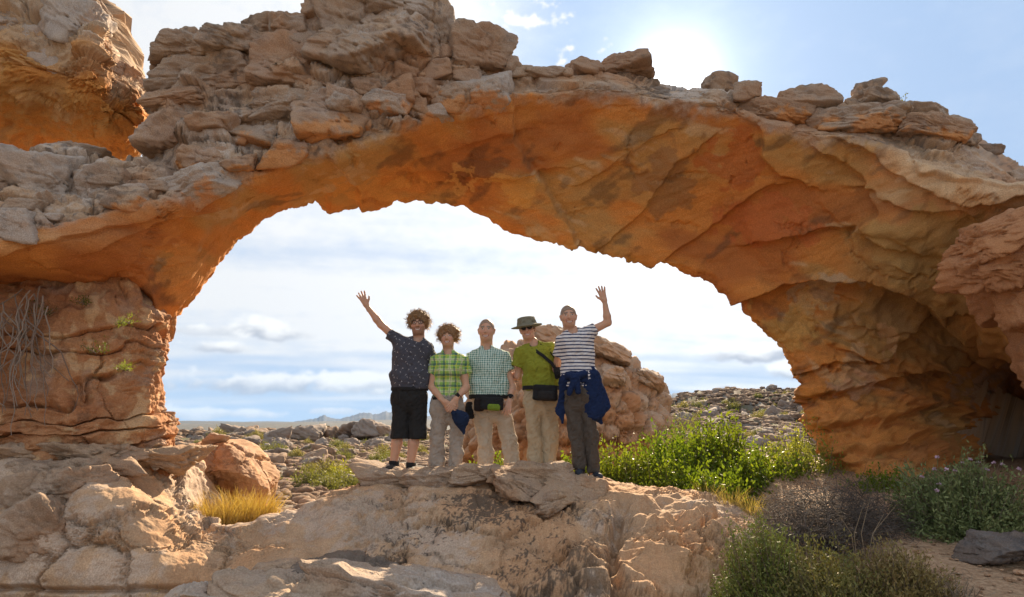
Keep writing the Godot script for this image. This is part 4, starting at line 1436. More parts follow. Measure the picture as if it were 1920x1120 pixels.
func head_mesh(at: Vector3, size: float, yaw: float, roll: float, skin: Color, beard: float, glasses: bool, brow: Color) -> void:
	f_begin(Vector3(-0.11, -0.24, -0.13), Vector3(0.11, 0.14, 0.14), 0.0055)
	f_ell(Vector3(0, 0.026, -0.016), Vector3(0.080, 0.090, 0.096), 0.01)
	f_ell(Vector3(0, -0.032, 0.02), Vector3(0.067, 0.080, 0.07), 0.03)
	f_ell(Vector3(0, -0.078, 0.034), Vector3(0.048, 0.034, 0.046), 0.03)
	f_cap(Vector3(-0.04, 0.034, 0.074), Vector3(0.04, 0.034, 0.074), 0.012, 0.012, 0.015)
	f_ell(Vector3(-0.04, -0.022, 0.058), Vector3(0.026, 0.024, 0.022), 0.02)
	f_ell(Vector3(0.04, -0.022, 0.058), Vector3(0.026, 0.024, 0.022), 0.02)
	f_ell(Vector3(-0.031, 0.013, 0.094), Vector3(0.019, 0.011, 0.018), 0.01, true)
	f_ell(Vector3(0.031, 0.013, 0.094), Vector3(0.019, 0.011, 0.018), 0.01, true)
	f_ell(Vector3(-0.031, 0.013, 0.070), Vector3(0.014, 0.011, 0.014), 0.004)
	f_ell(Vector3(0.031, 0.013, 0.070), Vector3(0.014, 0.011, 0.014), 0.004)
	f_cap(Vector3(0, 0.022, 0.082), Vector3(0, -0.022, 0.104), 0.009, 0.013, 0.012)
	f_cap(Vector3(-0.012, -0.027, 0.092), Vector3(0.012, -0.027, 0.092), 0.008, 0.008, 0.01)
	f_cap(Vector3(-0.022, -0.056, 0.080), Vector3(0.022, -0.056, 0.080), 0.007, 0.007, 0.01)
	f_cap(Vector3(-0.018, -0.068, 0.079), Vector3(0.018, -0.068, 0.079), 0.008, 0.008, 0.01)
	for s in [-1.0, 1.0]:
		f_cap(Vector3(s * 0.079, 0.014, -0.012), Vector3(s * 0.074, -0.026, -0.004), 0.015, 0.010, 0.008)
	f_cap(Vector3(0, -0.07, -0.02), Vector3(0, -0.22, -0.035), 0.060, 0.066, 0.03)
	var place := Transform3D(Basis(Vector3.BACK, roll) * Basis(Vector3.UP, yaw) * Basis.from_scale(Vector3.ONE * size), at)
	f_mesh(func(p: Vector3) -> Color:
		var c := skin
		c = c.lerp(Color(0.50, 0.20, 0.13), 0.35 * ss(0.03, 0.012, Vector2(absf(p.x) - 0.04, p.y + 0.022).length()) * ss(0.03, 0.06, p.z))
		if p.z > 0.05:
			var e := Vector2(absf(p.x) - 0.031, (p.y - 0.013) * 1.5).length()
			if e < 0.013:
				c = Color(0.50, 0.46, 0.43) if e > 0.007 else Color(0.04, 0.03, 0.025)
			if absf(p.y - 0.036 + absf(p.x) * 0.10) < 0.0075 and absf(p.x) > 0.012 and absf(p.x) < 0.05:
				c = brow
			var mo := absf(p.y + 0.064 - p.x * p.x * 13.0)
			if absf(p.x) < 0.033 and mo < 0.010:
				c = Color(0.33, 0.13, 0.10)
				if mo < 0.0045 and absf(p.x) < 0.024:
					c = Color(0.58, 0.53, 0.48)
			elif beard > 0.0 and p.y < -0.03 and p.y > -0.135:
				c = c.lerp(Color(0.12, 0.07, 0.04), beard)
		elif beard > 0.0 and p.y < -0.04 and p.y > -0.12 and p.z > 0.0:
			c = c.lerp(Color(0.12, 0.07, 0.04), beard)
		return c, place)
	if glasses:
		pass


# an open hand: root at the wrist, fingers along u, palm facing n, thumb towards s; curl in radians at each joint
func hand_mesh(w: Vector3, u: Vector3, n: Vector3, s: float, curl: float, spread: float, skin: Color) -> void:
	var x := u.cross(n).normalized() * s      # towards the thumb
	var pad := Vector3.ONE * 0.22
	f_begin(w + u * 0.09 - pad * 0.72, w + u * 0.09 + pad * 0.72, 0.0058)
	for k in 4:
		var o := (float(k) - 1.5) * 0.019
		f_cap(w + x * o * 0.55 + u * 0.005, w + x * o + u * 0.088, 0.0165, 0.0125, 0.012)
	f_cap(w - u * 0.06, w + u * 0.01, 0.026, 0.024, 0.02)
	var lens := [0.062, 0.077, 0.083, 0.072]
	for k in 4:
		var o := (float(k) - 1.5) * 0.0195
		var dir := (u + x * (float(k) - 1.5) * spread).normalized()
		var p := w + x * o + u * 0.086
		var a := 0.0
		for j in 3:
			var l: float = lens[k] * [0.45, 0.31, 0.24][j]
			a += curl * [0.5, 1.0, 0.8][j]
			var q := p + (dir * cos(a) + n * sin(a)) * l
			f_cap(p, q, 0.0108 - j * 0.0008, 0.0100 - j * 0.0008, 0.004)
			p = q
	# thumb, from the side of the palm near its base
	var t0 := w + x * 0.026 + u * 0.025
	var t1 := t0 + (x * 0.75 + u * 0.65 + n * 0.25).normalized() * 0.042
	var t2 := t1 + (x * 0.45 + u * 0.85 + n * curl * 0.6).normalized() * 0.030
	f_cap(t0, t1, 0.0145, 0.0115, 0.012)
	f_cap(t1, t2, 0.0112, 0.0095, 0.004)
	f_mesh(flatc(skin))


func curls(at: Vector3, r: Vector3, count: int, loose: float, face_cut: float, sd: int, c1: Color, c2: Color) -> void:
	# ringlets that start on the skull and hang outwards
	var rng := RandomNumberGenerator.new()
	rng.seed = sd
	for k in count:
		var dir := Vector3(rng.randfn(), rng.randfn() * 0.9 + 0.35, rng.randfn()).normalized()
		if dir.z > face_cut and dir.y < 0.62 + 0.25 * rng.randf():
			dir.z = -absf(dir.z)
		if dir.y < -0.55:
			continue
		var p := at + dir * r * rng.randf_range(0.78, 0.95)
		var out := (dir + Vector3(0, -0.25, 0) + Vector3(rng.randfn(), rng.randfn(), rng.randfn()) * 0.35).normalized()
		var l := loose * rng.randf_range(0.5, 1.15)
		var b1 := out.cross(Vector3(0.3, 1, 0.2)).normalized()
		var b2 := out.cross(b1)
		var ph := rng.randf() * TAU
		var turns := rng.randf_range(1.0, 2.0)
		var rad := rng.randf_range(0.006, 0.012)
		var c := c1.lerp(c2, rng.randf())
		var n := 9
		var base := oP.size()
		for i in n + 1:
			var u := float(i) / n
			var a := ph + u * turns * TAU
			var q := p + out * l * u + (b1 * cos(a) + b2 * sin(a)) * rad
			var th := 0.0042 * (1.0 - 0.6 * u)
			for j in 3:
				var ja := TAU * j / 3.0
				oP.append(q + (b1 * cos(ja) + b2 * sin(ja)) * th)
				oC.append(c)
				oU.append(Vector2.ZERO)
		for i in n:
			for j in 3:
				var a0 := base + i * 3 + j
				var a1 := base + i * 3 + (j + 1) % 3
				oI.append_array(PackedInt32Array([a0, a0 + 3, a1, a1, a0 + 3, a1 + 3]))


func hair_shell(r: Vector3, c: Vector3, place: Transform3D, tint: Callable, hairline: float, rough: float) -> void:
	f_begin(Vector3(-0.13, -0.12, -0.15), Vector3(0.13, 0.16, 0.13), 0.0065)
	f_ell(c, r, 0.01)
	# the face stays free
	f_ell(Vector3(0, hairline - 0.10, 0.13), Vector3(0.085, 0.105, 0.10), 0.01, true)
	f_plane(Vector3(0, -0.045, 0), Vector3(0, -1, 0.25).normalized())
	f_mesh(tint, place, rough, 8.0)


# ---------------------------------------------------------------- small lofted pieces
func tube(pts: PackedVector3Array, rads: PackedFloat32Array, sides: int, c: Color) -> void:
	var base := oP.size()
	var n := pts.size()
	for i in n:
		var dir := (pts[mini(i + 1, n - 1)] - pts[maxi(i - 1, 0)]).normalized()
		var b1 := dir.cross(Vector3(0.31, 0.17, 0.93)).normalized()
		var b2 := dir.cross(b1)
		for j in sides:
			var a := TAU * j / sides
			oP.append(pts[i] + (b1 * cos(a) + b2 * sin(a)) * rads[i])
			oC.append(c)
			oU.append(Vector2.ZERO)
	for i in n - 1:
		for j in sides:
			var a0 := base + i * sides + j
			var a1 := base + i * sides + (j + 1) % sides
			oI.append_array(PackedInt32Array([a0, a0 + sides, a1, a1, a0 + sides, a1 + sides]))


# a flat band round a waist or along a path: width across "up"
func band(pts: PackedVector3Array, up: Vector3, width: float, thick: float, c: Color) -> void:
	var base := oP.size()
	var n := pts.size()
	for i in n:
		var dir := (pts[mini(i + 1, n - 1)] - pts[maxi(i - 1, 0)]).normalized()
		var out := dir.cross(up).normalized()
		var u := out.cross(dir).normalized()
		for q in [[-1, -1], [1, -1], [1, 1], [-1, 1]]:
			oP.append(pts[i] + u * (width * 0.5 * q[0]) + out * (thick * 0.5 * q[1]))
			oC.append(c)
			oU.append(Vector2.ZERO)
	for i in n - 1:
		for j in 4:
			var a0 := base + i * 4 + j
			var a1 := base + i * 4 + (j + 1) % 4
			oI.append_array(PackedInt32Array([a0, a0 + 4, a1, a1, a0 + 4, a1 + 4]))


func ring(c: Vector3, rx: float, rz: float, width: float, thick: float, col: Color, tilt := 0.0) -> void:
	var pts := PackedVector3Array()
	for i in 33:
		var a := TAU * i / 32.0
		pts.append(c + Vector3(cos(a) * rx, sin(tilt) * cos(a) * rx, sin(a) * rz))
	band(pts, Vector3.UP, width, thick, col)


# ---------------------------------------------------------------- woven and printed patterns
func weave(kind: String) -> ImageTexture:
	var n := 256
	var im := Image.create_empty(n, n, false, Image.FORMAT_RGB8)
	var rng := RandomNumberGenerator.new()
	rng.seed = 9
	for y in n:
		for x in n:
			var c := Color.WHITE
			if kind == "birds":
				c = Color(0.066, 0.068, 0.088)
			elif kind == "stripes":
				c = Color(0.66, 0.65, 0.66) if (y % 64) > 22 else Color(0.035, 0.045, 0.11)
			elif kind == "gingham":
				var a := 1.0 if (x % 64) < 26 else 0.0
				var b := 1.0 if (y % 64) < 26 else 0.0
				c = Color(0.56, 0.66, 0.60).lerp(Color(0.025, 0.17, 0.15), (a + b) * 0.49)
			elif kind == "plaid":
				var c1 := Color(0.26, 0.46, 0.12)
				var u := x
				var v := y
				c = c1
				if (u > 30 and u < 90): c = c.lerp(Color(0.66, 0.70, 0.42), 0.6)
				if (v > 30 and v < 90): c = c.lerp(Color(0.66, 0.70, 0.42), 0.6)
				if (u > 150 and u < 196): c = c.lerp(Color(0.03, 0.07, 0.13), 0.55)
				if (v > 150 and v < 196): c = c.lerp(Color(0.03, 0.07, 0.13), 0.55)
				if (u > 54 and u < 64) or (v > 54 and v < 64): c = c.lerp(Color(0.03, 0.07, 0.13), 0.6)
				if (u > 215 and u < 230) or (v > 215 and v < 230): c = c.lerp(Color(0.60, 0.55, 0.06), 0.7)
			c = c * (0.94 + 0.12 * rng.randf())
			im.set_pixel(x, y, Color(c.r, c.g, c.b).linear_to_srgb())
	if kind == "birds":
		var pale := Color(0.52, 0.52, 0.54).linear_to_srgb()
		for q in [[36, 40, 1], [164, 104, -1], [100, 176, 1], [228, 232, -1], [230, 20, 1], [30, 130, -1]]:
			for t in 34:
				var a := t / 33.0
				for w in range(-4, 5):
					# a body stroke and a raised wing
					im.set_pixel((q[0] + int(q[2] * a * 30.0) + 256) % 256, (q[1] + int(18.0 * a * a) + w / 2 + 256) % 256, pale)
					im.set_pixel((q[0] + int(q[2] * (10.0 + a * 6.0)) + w / 2 + 256) % 256, (q[1] - int(a * 20.0) + 6 + 256) % 256, pale)
	return ImageTexture.create_from_image(im)


var FK := 0.006      # metres per pixel at the figure being built
var FD := 7.7


func J(a: Array) -> Vector3:
	return P(a[0], a[1], FD + (float(a[2]) if a.size() > 2 else 0.0))


func span_of(c: Dictionary, keys: Array, pad: float) -> Array:
	var lo := Vector3.ONE * 99.0
	var hi := Vector3.ONE * -99.0
	for k in keys:
		var v = c[k]
		var list: Array = v if v[0] is Array else [v]
		for e in list:
			lo = lo.min(J(e))
			hi = hi.max(J(e))
	return [lo - Vector3.ONE * pad, hi + Vector3.ONE * pad]


func figure(c: Dictionary) -> Node3D:
	FD = c.d
	FK = FD / F
	var foot := (J(c.footL) + J(c.footR)) * 0.5
	var node := thing("person", c.label, "person", foot)
	var skin: Color = c.get("skin", SKIN)
	# ---- the body, one surface: trunk, arms, legs, then head and hands on finer grids
	o_begin()
	var sp := span_of(c, ["head", "shL", "shR", "armL", "armR", "legL", "legR"], 0.16)
	f_begin(sp[0], sp[1], 0.0125)
	var chest := J(c.chest)
	var hem := J(c.hem)
	var hips := J(c.hips)
	var neck := J(c.neck)
	f_cap(chest, hips, c.chest_w * FK * 0.80, c.hip_w * FK * 0.78, 0.05, 0.58)
	f_cap(J(c.shL), J(c.shR), 0.035, 0.035, 0.05)
	f_cap(neck + Vector3(0, 0.03, -0.02), chest, 0.055, 0.08, 0.05)
	for side in ["L", "R"]:
		var arm: Array = c["arm" + side]
		f_cap(J(c["sh" + side]), J(arm[0]), 0.050, 0.040, 0.03)
		f_cap(J(arm[0]), J(arm[0]).lerp(J(arm[1]), 0.3), 0.040, 0.041, 0.02)
		f_cap(J(arm[0]).lerp(J(arm[1]), 0.3), J(arm[1]), 0.041, 0.026, 0.02)
		var leg: Array = c["leg" + side]
		var calf := J(leg[1]).lerp(J(leg[2]), 0.32)
		var bare := 1.0 if c.has("short") else 0.72
		f_cap(J(leg[0]), J(leg[1]), 0.075 * bare, 0.056 * bare, 0.04)
		f_cap(J(leg[1]), calf, 0.054 * bare, 0.060 * bare, 0.02)
		f_cap(calf, J(leg[2]), 0.060 * bare, 0.038, 0.02)
	f_mesh(flatc(skin))
	head_mesh(J(c.head), c.size, c.get("yaw", 0.0), c.get("roll", 0.0), skin, c.get("beard", 0.0), false, c.get("brow", Color(0.14, 0.09, 0.05)))
	for side in ["L", "R"]:
		if c.has("hand" + side):
			var h: Array = c["hand" + side]
			var w := J(c["arm" + side][1])
			var u := (J(h[0]) - w).normalized()
			var n: Vector3 = h[1]
			n = (n - u * n.dot(u)).normalized()
			hand_mesh(w + u * 0.015, u, n, h[2], h[3], h[4], skin)
	var sm := StandardMaterial3D.new()
	sm.vertex_color_use_as_albedo = true
	sm.roughness = 0.55
	sm.metallic_specular = 0.4
	sm.subsurf_scatter_enabled = true
	sm.subsurf_scatter_strength = 0.15
	o_put("body", sm, node, foot)
	# ---- shirt
	o_begin()
	sp = span_of(c, ["shL", "shR", "chest", "hem", "sleeveL", "sleeveR"], 0.26)
	f_begin(sp[0], sp[1], 0.011)
	var waist := hem.lerp(chest, 0.45)
	f_cap(hem, waist, c.hem_w * FK, c.get("waist_w", c.hem_w) * FK, 0.03, c.get("sq", 0.62), true)
	f_cap(waist, chest, c.get("waist_w", c.hem_w) * FK, c.chest_w * FK, 0.08, c.get("sq", 0.62))
	f_cap(J(c.shL) + Vector3(0.02, -0.03, 0), J(c.shR) + Vector3(-0.02, -0.03, 0), 0.084, 0.084, 0.09, 0.95)
	f_cap(neck + Vector3(0, -0.02, -0.03), chest, 0.075, 0.10, 0.08)
	if c.has("bust"):
		for b in c.bust:
			f_ell(J(b), Vector3(0.07, 0.075, 0.06), 0.06)
	for side in ["L", "R"]:
		f_cap(J(c["sh" + side]), J(c["sleeve" + side]), 0.074, c.get("cuff", 0.072), 0.035, 1.0, true)
	f_cap(neck + Vector3(0, 0.12, 0.0), neck + Vector3(0, -0.005, 0.045), 0.070, 0.048, 0.01, 1.0, false, true)
	f_mesh(flatc(Color.WHITE), Transform3D.IDENTITY, 0.022, 2.2)
	o_put("shirt", c.shirt, node, foot)
	# ---- trousers
	o_begin()
	sp = span_of(c, ["hips", "legL", "legR"], 0.24)
	f_begin(sp[0], sp[1], 0.012)
	var hw: float = c.hip_w * FK
	for side in ["L", "R"]:
		var leg: Array = c["leg" + side]
		var end := J(c.get("end" + side, leg[2]))
		var knee := J(leg[1])
		if c.has("short"):
			f_cap(J(leg[0]), end, hw * 0.47, hw * 0.475, 0.008, 0.95, true)
		else:
			f_cap(J(leg[0]), knee, hw * 0.46, c.knee_w * FK * 0.9, 0.008, 0.95)
			f_cap(knee, end, c.knee_w * FK * 0.9, c.end_w * FK * 0.95, 0.012, 1.0, true)
	f_cap(hips + Vector3(0, 0.05, 0), hips + Vector3(0, -0.02, 0), hw * 0.93, hw * 0.96, 0.035, 0.64)
	f_plane(J(c.get("waist", c.hem)) + Vector3(0, 0.03, 0), Vector3.UP)
	f_mesh(flatc(Color.WHITE), Transform3D.IDENTITY, c.get("fold", 0.03), 2.4)
	o_put("trousers" if not c.has("short") else "shorts", c.trousers, node, foot)
	# ---- shoes
	for side in ["L", "R"]:
		o_begin()
		var f := J(c["foot" + side])
		f_begin(f - Vector3(0.12, 0.08, 0.22), f + Vector3(0.12, 0.16, 0.32), 0.010)
		var out := -0.25 if side == "L" else 0.25
		var toe := f + Vector3(out * 0.16, 0.035, 0.15)
		f_cap(f + Vector3(0, 0.045, -0.05), toe, 0.042, 0.036, 0.02)
		f_cap(f + Vector3(0, 0.05, -0.03), f + Vector3(0, 0.10, -0.035), 0.045, 0.046, 0.03)
		f_plane(f + Vector3(0, 0.0, 0), Vector3.DOWN)
		f_mesh(func(p: Vector3) -> Color: return c.shoe if p.y - f.y > 0.022 else c.get("sole", Color(0.3, 0.29, 0.28)))
		var smat := StandardMaterial3D.new()
		smat.vertex_color_use_as_albedo = true
		smat.roughness = 0.8
		o_put("shoe", smat, node, foot)
	return node


func hair_material(c: float) -> StandardMaterial3D:
	var m := StandardMaterial3D.new()
	m.vertex_color_use_as_albedo = true
	m.roughness = 0.5
	m.metallic_specular = 0.5
	m.backlight_enabled = true
	m.backlight = Color(c, c * 0.85, c * 0.6)
	return m


func head_place(c: Dictionary) -> Transform3D:
	return Transform3D(Basis(Vector3.BACK, float(c.get("roll", 0.0))) * Basis(Vector3.UP, float(c.get("yaw", 0.0))) * Basis.from_scale(Vector3.ONE * float(c.size)), J(c.head))


func collar(node: Node3D, c: Dictionary, mat: Material, r := 0.075, w := 0.045) -> void:
	o_begin()
	var n := J(c.neck)
	var pts := PackedVector3Array()
	for i in 25:
		var a := TAU * (0.30 + 0.90 * i / 24.0)
		pts.append(n + Vector3(cos(a) * r, -0.012 - 0.05 * maxf(0.0, sin(a)), sin(a) * r * 0.85 + 0.005))
	band(pts, Vector3(0, 1, 0.0), w, 0.008, Color.WHITE)
	for i in oP.size():
		oU[i] = Vector2(oP[i].x, -oP[i].y)
	o_put("collar", mat, node.get_node("shirt"), node.position)


func specs(node: Node3D, c: Dictionary, dark: bool) -> void:
	var pl := head_place(c)
	o_begin()
	for s in [-1.0, 1.0]:
		var pts := PackedVector3Array()
		var rr := PackedFloat32Array()
		for i in 15:
			var a := TAU * i / 14.0
			pts.append(pl * Vector3(s * 0.033 + cos(a) * 0.026, 0.012 + sin(a) * 0.019, 0.100 - absf(cos(a) * 0.026 * s + 0.033 * s) * 0.12))
			rr.append(0.0032)
		tube(pts, rr, 5, Color(0.03, 0.025, 0.02))
		tube(PackedVector3Array([pl * Vector3(s * 0.059, 0.016, 0.094), pl * Vector3(s * 0.082, 0.014, 0.0)]), PackedFloat32Array([0.003, 0.003]), 5, Color(0.03, 0.025, 0.02))
	tube(PackedVector3Array([pl * Vector3(-0.008, 0.016, 0.102), pl * Vector3(0.008, 0.016, 0.102)]), PackedFloat32Array([0.003, 0.003]), 5, Color(0.03, 0.025, 0.02))
	var m := StandardMaterial3D.new()
	m.vertex_color_use_as_albedo = true
	m.roughness = 0.3
	var frame := o_put("glasses" if not dark else "sunglasses", m, node, node.position)
	if dark:
		o_begin()
		for s in [-1.0, 1.0]:
			f_begin(Vector3(s * 0.033 - 0.04, -0.03, 0.06), Vector3(s * 0.033 + 0.04, 0.05, 0.125), 0.004)
			f_ell(Vector3(s * 0.033, 0.012, 0.096), Vector3(0.027, 0.020, 0.006), 0.004)
			f_mesh(flatc(Color(0.012, 0.011, 0.010)), pl)
		var gm := plain(Color(0.012, 0.011, 0.010), 0.15)
		o_put("lens", gm, frame, node.position)


func watch(node: Node3D, w: Vector3, dir: Vector3, r: float) -> void:
	o_begin()
	var u := dir.normalized()
	var b1 := u.cross(Vector3.BACK).normalized()
	var b2 := u.cross(b1)
	var pts := PackedVector3Array()
	for i in 17:
		var a := TAU * i / 16.0
		pts.append(w + (b1 * cos(a) + b2 * sin(a)) * r)
	band(pts, u, 0.022, 0.005, Color.BLACK)
	f_begin(w - Vector3.ONE * 0.06, w + Vector3.ONE * 0.06, 0.005)
	f_cap(w + Vector3(0, 0, r - 0.002), w + Vector3(0, 0, r + 0.009), 0.021, 0.019, 0.004, 1.0, true)
	f_mesh(flatc(Color.BLACK))
	o_put("wristwatch", M.black_cloth, node, node.position)


func build_people() -> void:
	M.black_cloth = cloth(Color(0.022, 0.022, 0.024), null, 1.0, 0.75)
	# -- the young man in black shorts, his right arm raised
	var c := {
		"d": 7.62, "label": "curly-haired man in black shorts and bird-print shirt, waving one raised arm", "head": [784, 609], "size": 1.08, "roll": 0.05, "yaw": 0.05, "beard": 0.45,
		"neck": [784, 638], "shL": [752, 643], "shR": [798, 650], "chest": [769, 668], "chest_w": 33, "hem": [768, 730], "hem_w": 35, "hips": [768, 742], "hip_w": 35,
		"armL": [[714, 609, -0.04], [688, 575, -0.08]], "armR": [[822, 690, 0.20], [850, 692, 0.30]], "sleeveL": [729, 626, -0.01], "sleeveR": [812, 676, 0.08], "cuff": 0.066,
		"legL": [[752, 740], [747, 812], [737, 872]], "legR": [[785, 740], [778, 812], [769, 875]], "endL": [750, 823], "endR": [783, 824], "short": true, "fold": 0.02,
		"footL": [739, 885], "footR": [771, 889], "handL": [[675, 549, -0.10], Vector3(0.15, 0.0, 1.0), 1.0, 0.12, 0.20],
		"shirt": cloth(Color.WHITE, weave("birds"), 7.0), "trousers": cloth(Color(0.026, 0.026, 0.027)), "shoe": Color(0.02, 0.02, 0.022), "sole": Color(0.25, 0.25, 0.25),
	}
	var n := figure(c)
	o_begin()
	var pl := head_place(c)
	hair_shell(Vector3(0.112, 0.112, 0.118), Vector3(0, 0.045, -0.02), pl, flatc(Color(0.26, 0.15, 0.07)), 0.06, 0.02)
	curls(J(c.head) + Vector3(0, 0.035, -0.015), Vector3(0.125, 0.125, 0.12), 620, 0.055, 0.30, 5, Color(0.32, 0.19, 0.085), Color(0.60, 0.39, 0.18))
	o_put("hair", hair_material(0.5), n, n.position)
	specs(n, c, false)
	o_begin()
	ring(J(c.hem) + Vector3(0, -0.0, 0), 35 * FK * 0.97, 35 * FK * 0.63, 0.035, 0.012, Color.BLACK)
	o_put("belt", M.black_cloth, n.get_node("shorts"), n.position)
	for side in ["L", "R"]:
		o_begin()
		var a := J(c["leg" + side][2])
		f_begin(a - Vector3.ONE * 0.12, a + Vector3.ONE * 0.12, 0.009)
		f_cap(a + Vector3(0, 0.045, 0), a + Vector3(0, -0.06, 0), 0.048, 0.044, 0.01, 1.0, true)
		f_mesh(flatc(Color.BLACK))
		o_put("sock", M.black_cloth, n, n.position)

	# -- the woman in the green plaid shirt
	c = {
		"d": 7.60, "label": "curly-haired woman in green plaid shirt with hands folded in front", "head": [840, 633], "size": 1.0, "yaw": -0.05, "skin": Color(0.53, 0.31, 0.215),
		"neck": [841, 660], "shL": [818, 673], "shR": [866, 673], "chest": [841, 692], "chest_w": 26, "hem": [838, 746], "hem_w": 27, "waist_w": 25, "hips": [839, 762], "hip_w": 32,
		"bust": [[831, 693, -0.09], [852, 693, -0.09]],
		"armL": [[810, 727, -0.02], [831, 752, -0.17]], "armR": [[874, 727, -0.02], [857, 746, -0.18]], "sleeveL": [811, 702], "sleeveR": [874, 702], "cuff": 0.064,
		"legL": [[823, 765], [820, 822], [817, 890]], "legR": [[856, 765], [856, 822], [852, 890]], "knee_w": 15, "end_w": 14.5,
		"footL": [815, 899], "footR": [853, 899], "handL": [[843, 761, -0.20], Vector3(0.1, 0.3, -1.0), -1.0, 0.25, 0.05], "handR": [[846, 761, -0.22], Vector3(-0.1, 0.3, -1.0), 1.0, 0.25, 0.05],
		"shirt": cloth(Color.WHITE, weave("plaid"), 8.5), "trousers": cloth(Color(0.33, 0.285, 0.245)), "shoe": Color(0.10, 0.08, 0.06),
	}
	n = figure(c)
	o_begin()
	pl = head_place(c)
	hair_shell(Vector3(0.116, 0.112, 0.118), Vector3(0, 0.04, -0.02), pl, flatc(Color(0.30, 0.165, 0.075)), 0.055, 0.02)
	curls(J(c.head) + Vector3(0, 0.02, -0.02), Vector3(0.128, 0.122, 0.115), 640, 0.05, 0.25, 8, Color(0.36, 0.20, 0.085), Color(0.66, 0.42, 0.19))
	o_put("hair", hair_material(0.55), n, n.position)
	collar(n, c, c.shirt)
	watch(n, J([859, 742, -0.165]), J([857, 746, -0.18]) - J([874, 727, -0.02]), 0.030)
	o_begin()
	ring(J(c.hem) + Vector3(0, -0.012, 0), 27 * FK, 27 * FK * 0.64, 0.03, 0.012, Color.BLACK)
	o_put("belt", M.black_cloth, n.get_node("trousers"), n.position)
	# the navy cap that hangs from her hands
	var at := J([857, 788, -0.18])
	o_begin()
	f_begin(at - Vector3.ONE * 0.26, at + Vector3.ONE * 0.26, 0.011)
	f_cap(J([849, 770, -0.19]), J([864, 786, -0.18]), 0.035, 0.085, 0.03, 0.4)
	f_cap(J([864, 786, -0.18]), J([868, 812, -0.17]), 0.080, 0.020, 0.03, 0.4)
	f_mesh(flatc(Color.WHITE), Transform3D.IDENTITY, 0.02, 3.0)
	var cap := o_put("navy_cap", cloth(Color(0.016, 0.026, 0.060)), self, at)
	cap.name = numbered("cloth_cap")
	cap.position = at
	tag(cap, "navy cloth cap hanging from the plaid-shirted woman's hands", "cap")

	# -- the man in the checked shirt
	c = {
		"d": 7.72, "label": "bald-browed man in teal gingham shirt and beige trousers, hand on thigh", "head": [912, 621], "size": 1.12, "yaw": -0.06, "skin": Color(0.54, 0.315, 0.22), "brow": Color(0.25, 0.2, 0.17),
		"neck": [912, 652], "shL": [888, 666], "shR": [941, 665], "chest": [916, 692], "chest_w": 36, "hem": [916, 742], "hem_w": 35, "hips": [917, 756], "hip_w": 36, "sq": 0.68,
		"armL": [[873, 722, 0.16], [862, 732, 0.28]], "armR": [[961, 726, 0.0], [956, 749, -0.10]], "sleeveL": [879, 698, 0.06], "sleeveR": [955, 696], "cuff": 0.074,
		"legL": [[901, 765], [909, 820], [911, 890]], "legR": [[938, 765], [953, 820], [963, 890]], "knee_w": 16, "end_w": 14.5,
		"footL": [911, 899], "footR": [964, 899], "handR": [[949, 776, -0.16], Vector3(0.1, 0.0, -1.0), -1.0, 0.14, 0.16],
		"shirt": cloth(Color.WHITE, weave("gingham"), 10.0), "trousers": cloth(Color(0.44, 0.365, 0.28)), "shoe": Color(0.10, 0.08, 0.06),
	}
	n = figure(c)
	o_begin()
	hair_shell(Vector3(0.080, 0.094, 0.099), Vector3(0, 0.031, -0.017), head_place(c), flatc(Color(0.30, 0.22, 0.17)), 0.098, 0.003)
	o_put("hair", hair_material(0.2), n, n.position)
	collar(n, c, c.shirt, 0.078, 0.05)
	watch(n, J([957, 744, -0.09]), J([956, 749, -0.10]) - J([961, 726, 0.0]), 0.033)
	for k in 5:
		o_begin()
		var bp := J([915.0 + k * 0.3, 672.0 + k * 13.0]) + Vector3(0, 0, 0.155)
		f_begin(bp - Vector3.ONE * 0.03, bp + Vector3.ONE * 0.03, 0.004)
		f_ell(bp, Vector3(0.007, 0.007, 0.004), 0.004)
		f_mesh(flatc(Color.WHITE))
		o_put("button", plain(Color(0.10, 0.10, 0.10)), n.get_node("shirt"), n.position)
	waist_bag(c, "black_waist_bag", "black waist bag with green zip panel on the gingham-shirted man", J(c.hem) + Vector3(0, -0.015, 0), [[[922, 757, -0.18], Vector3(0.125, 0.070, 0.05), Color(0.020, 0.020, 0.022)], [[926, 764, -0.215], Vector3(0.075, 0.038, 0.03), Color(0.15, 0.22, 0.03)], [[898, 759, -0.14], Vector3(0.055, 0.075, 0.05), Color(0.022, 0.016, 0.016)]], 35.5)
	waist_bag(c, "camera_pouch", "small black pouch hanging at the gingham-shirted man's hip", Vector3.ZERO, [[[881, 770, -0.02], Vector3(0.05, 0.095, 0.05), Color(0.020, 0.020, 0.022)]], 0.0)

	# -- the woman with the hat
	c = {
		"d": 7.66, "label": "woman in olive sun hat and plain green T-shirt with beige trousers", "head": [989, 619], "size": 1.03, "roll": 0.14, "yaw": -0.1, "skin": Color(0.53, 0.31, 0.22),
		"neck": [1000, 646], "shL": [980, 656], "shR": [1036, 650], "chest": [1010, 682], "chest_w": 30, "hem": [1015, 730], "hem_w": 32, "hips": [1014, 745], "hip_w": 35,
		"bust": [[1000, 688, -0.10], [1022, 686, -0.10]], "sq": 0.68,
		"armL": [[971, 706, 0.06], [955, 702, 0.22]], "armR": [[1053, 716, 0.04], [1042, 742, 0.14]], "sleeveL": [970, 688, 0.02], "sleeveR": [1049, 677], "cuff": 0.074,
		"legL": [[998, 755], [1003, 818], [1003, 890]], "legR": [[1031, 755], [1031, 818], [1029, 890]], "knee_w": 15.5, "end_w": 14,
		"footL": [1002, 899], "footR": [1030, 899],
		"shirt": cloth(Color(0.235, 0.255, 0.035)), "trousers": cloth(Color(0.42, 0.335, 0.225)), "shoe": Color(0.10, 0.08, 0.06),
	}
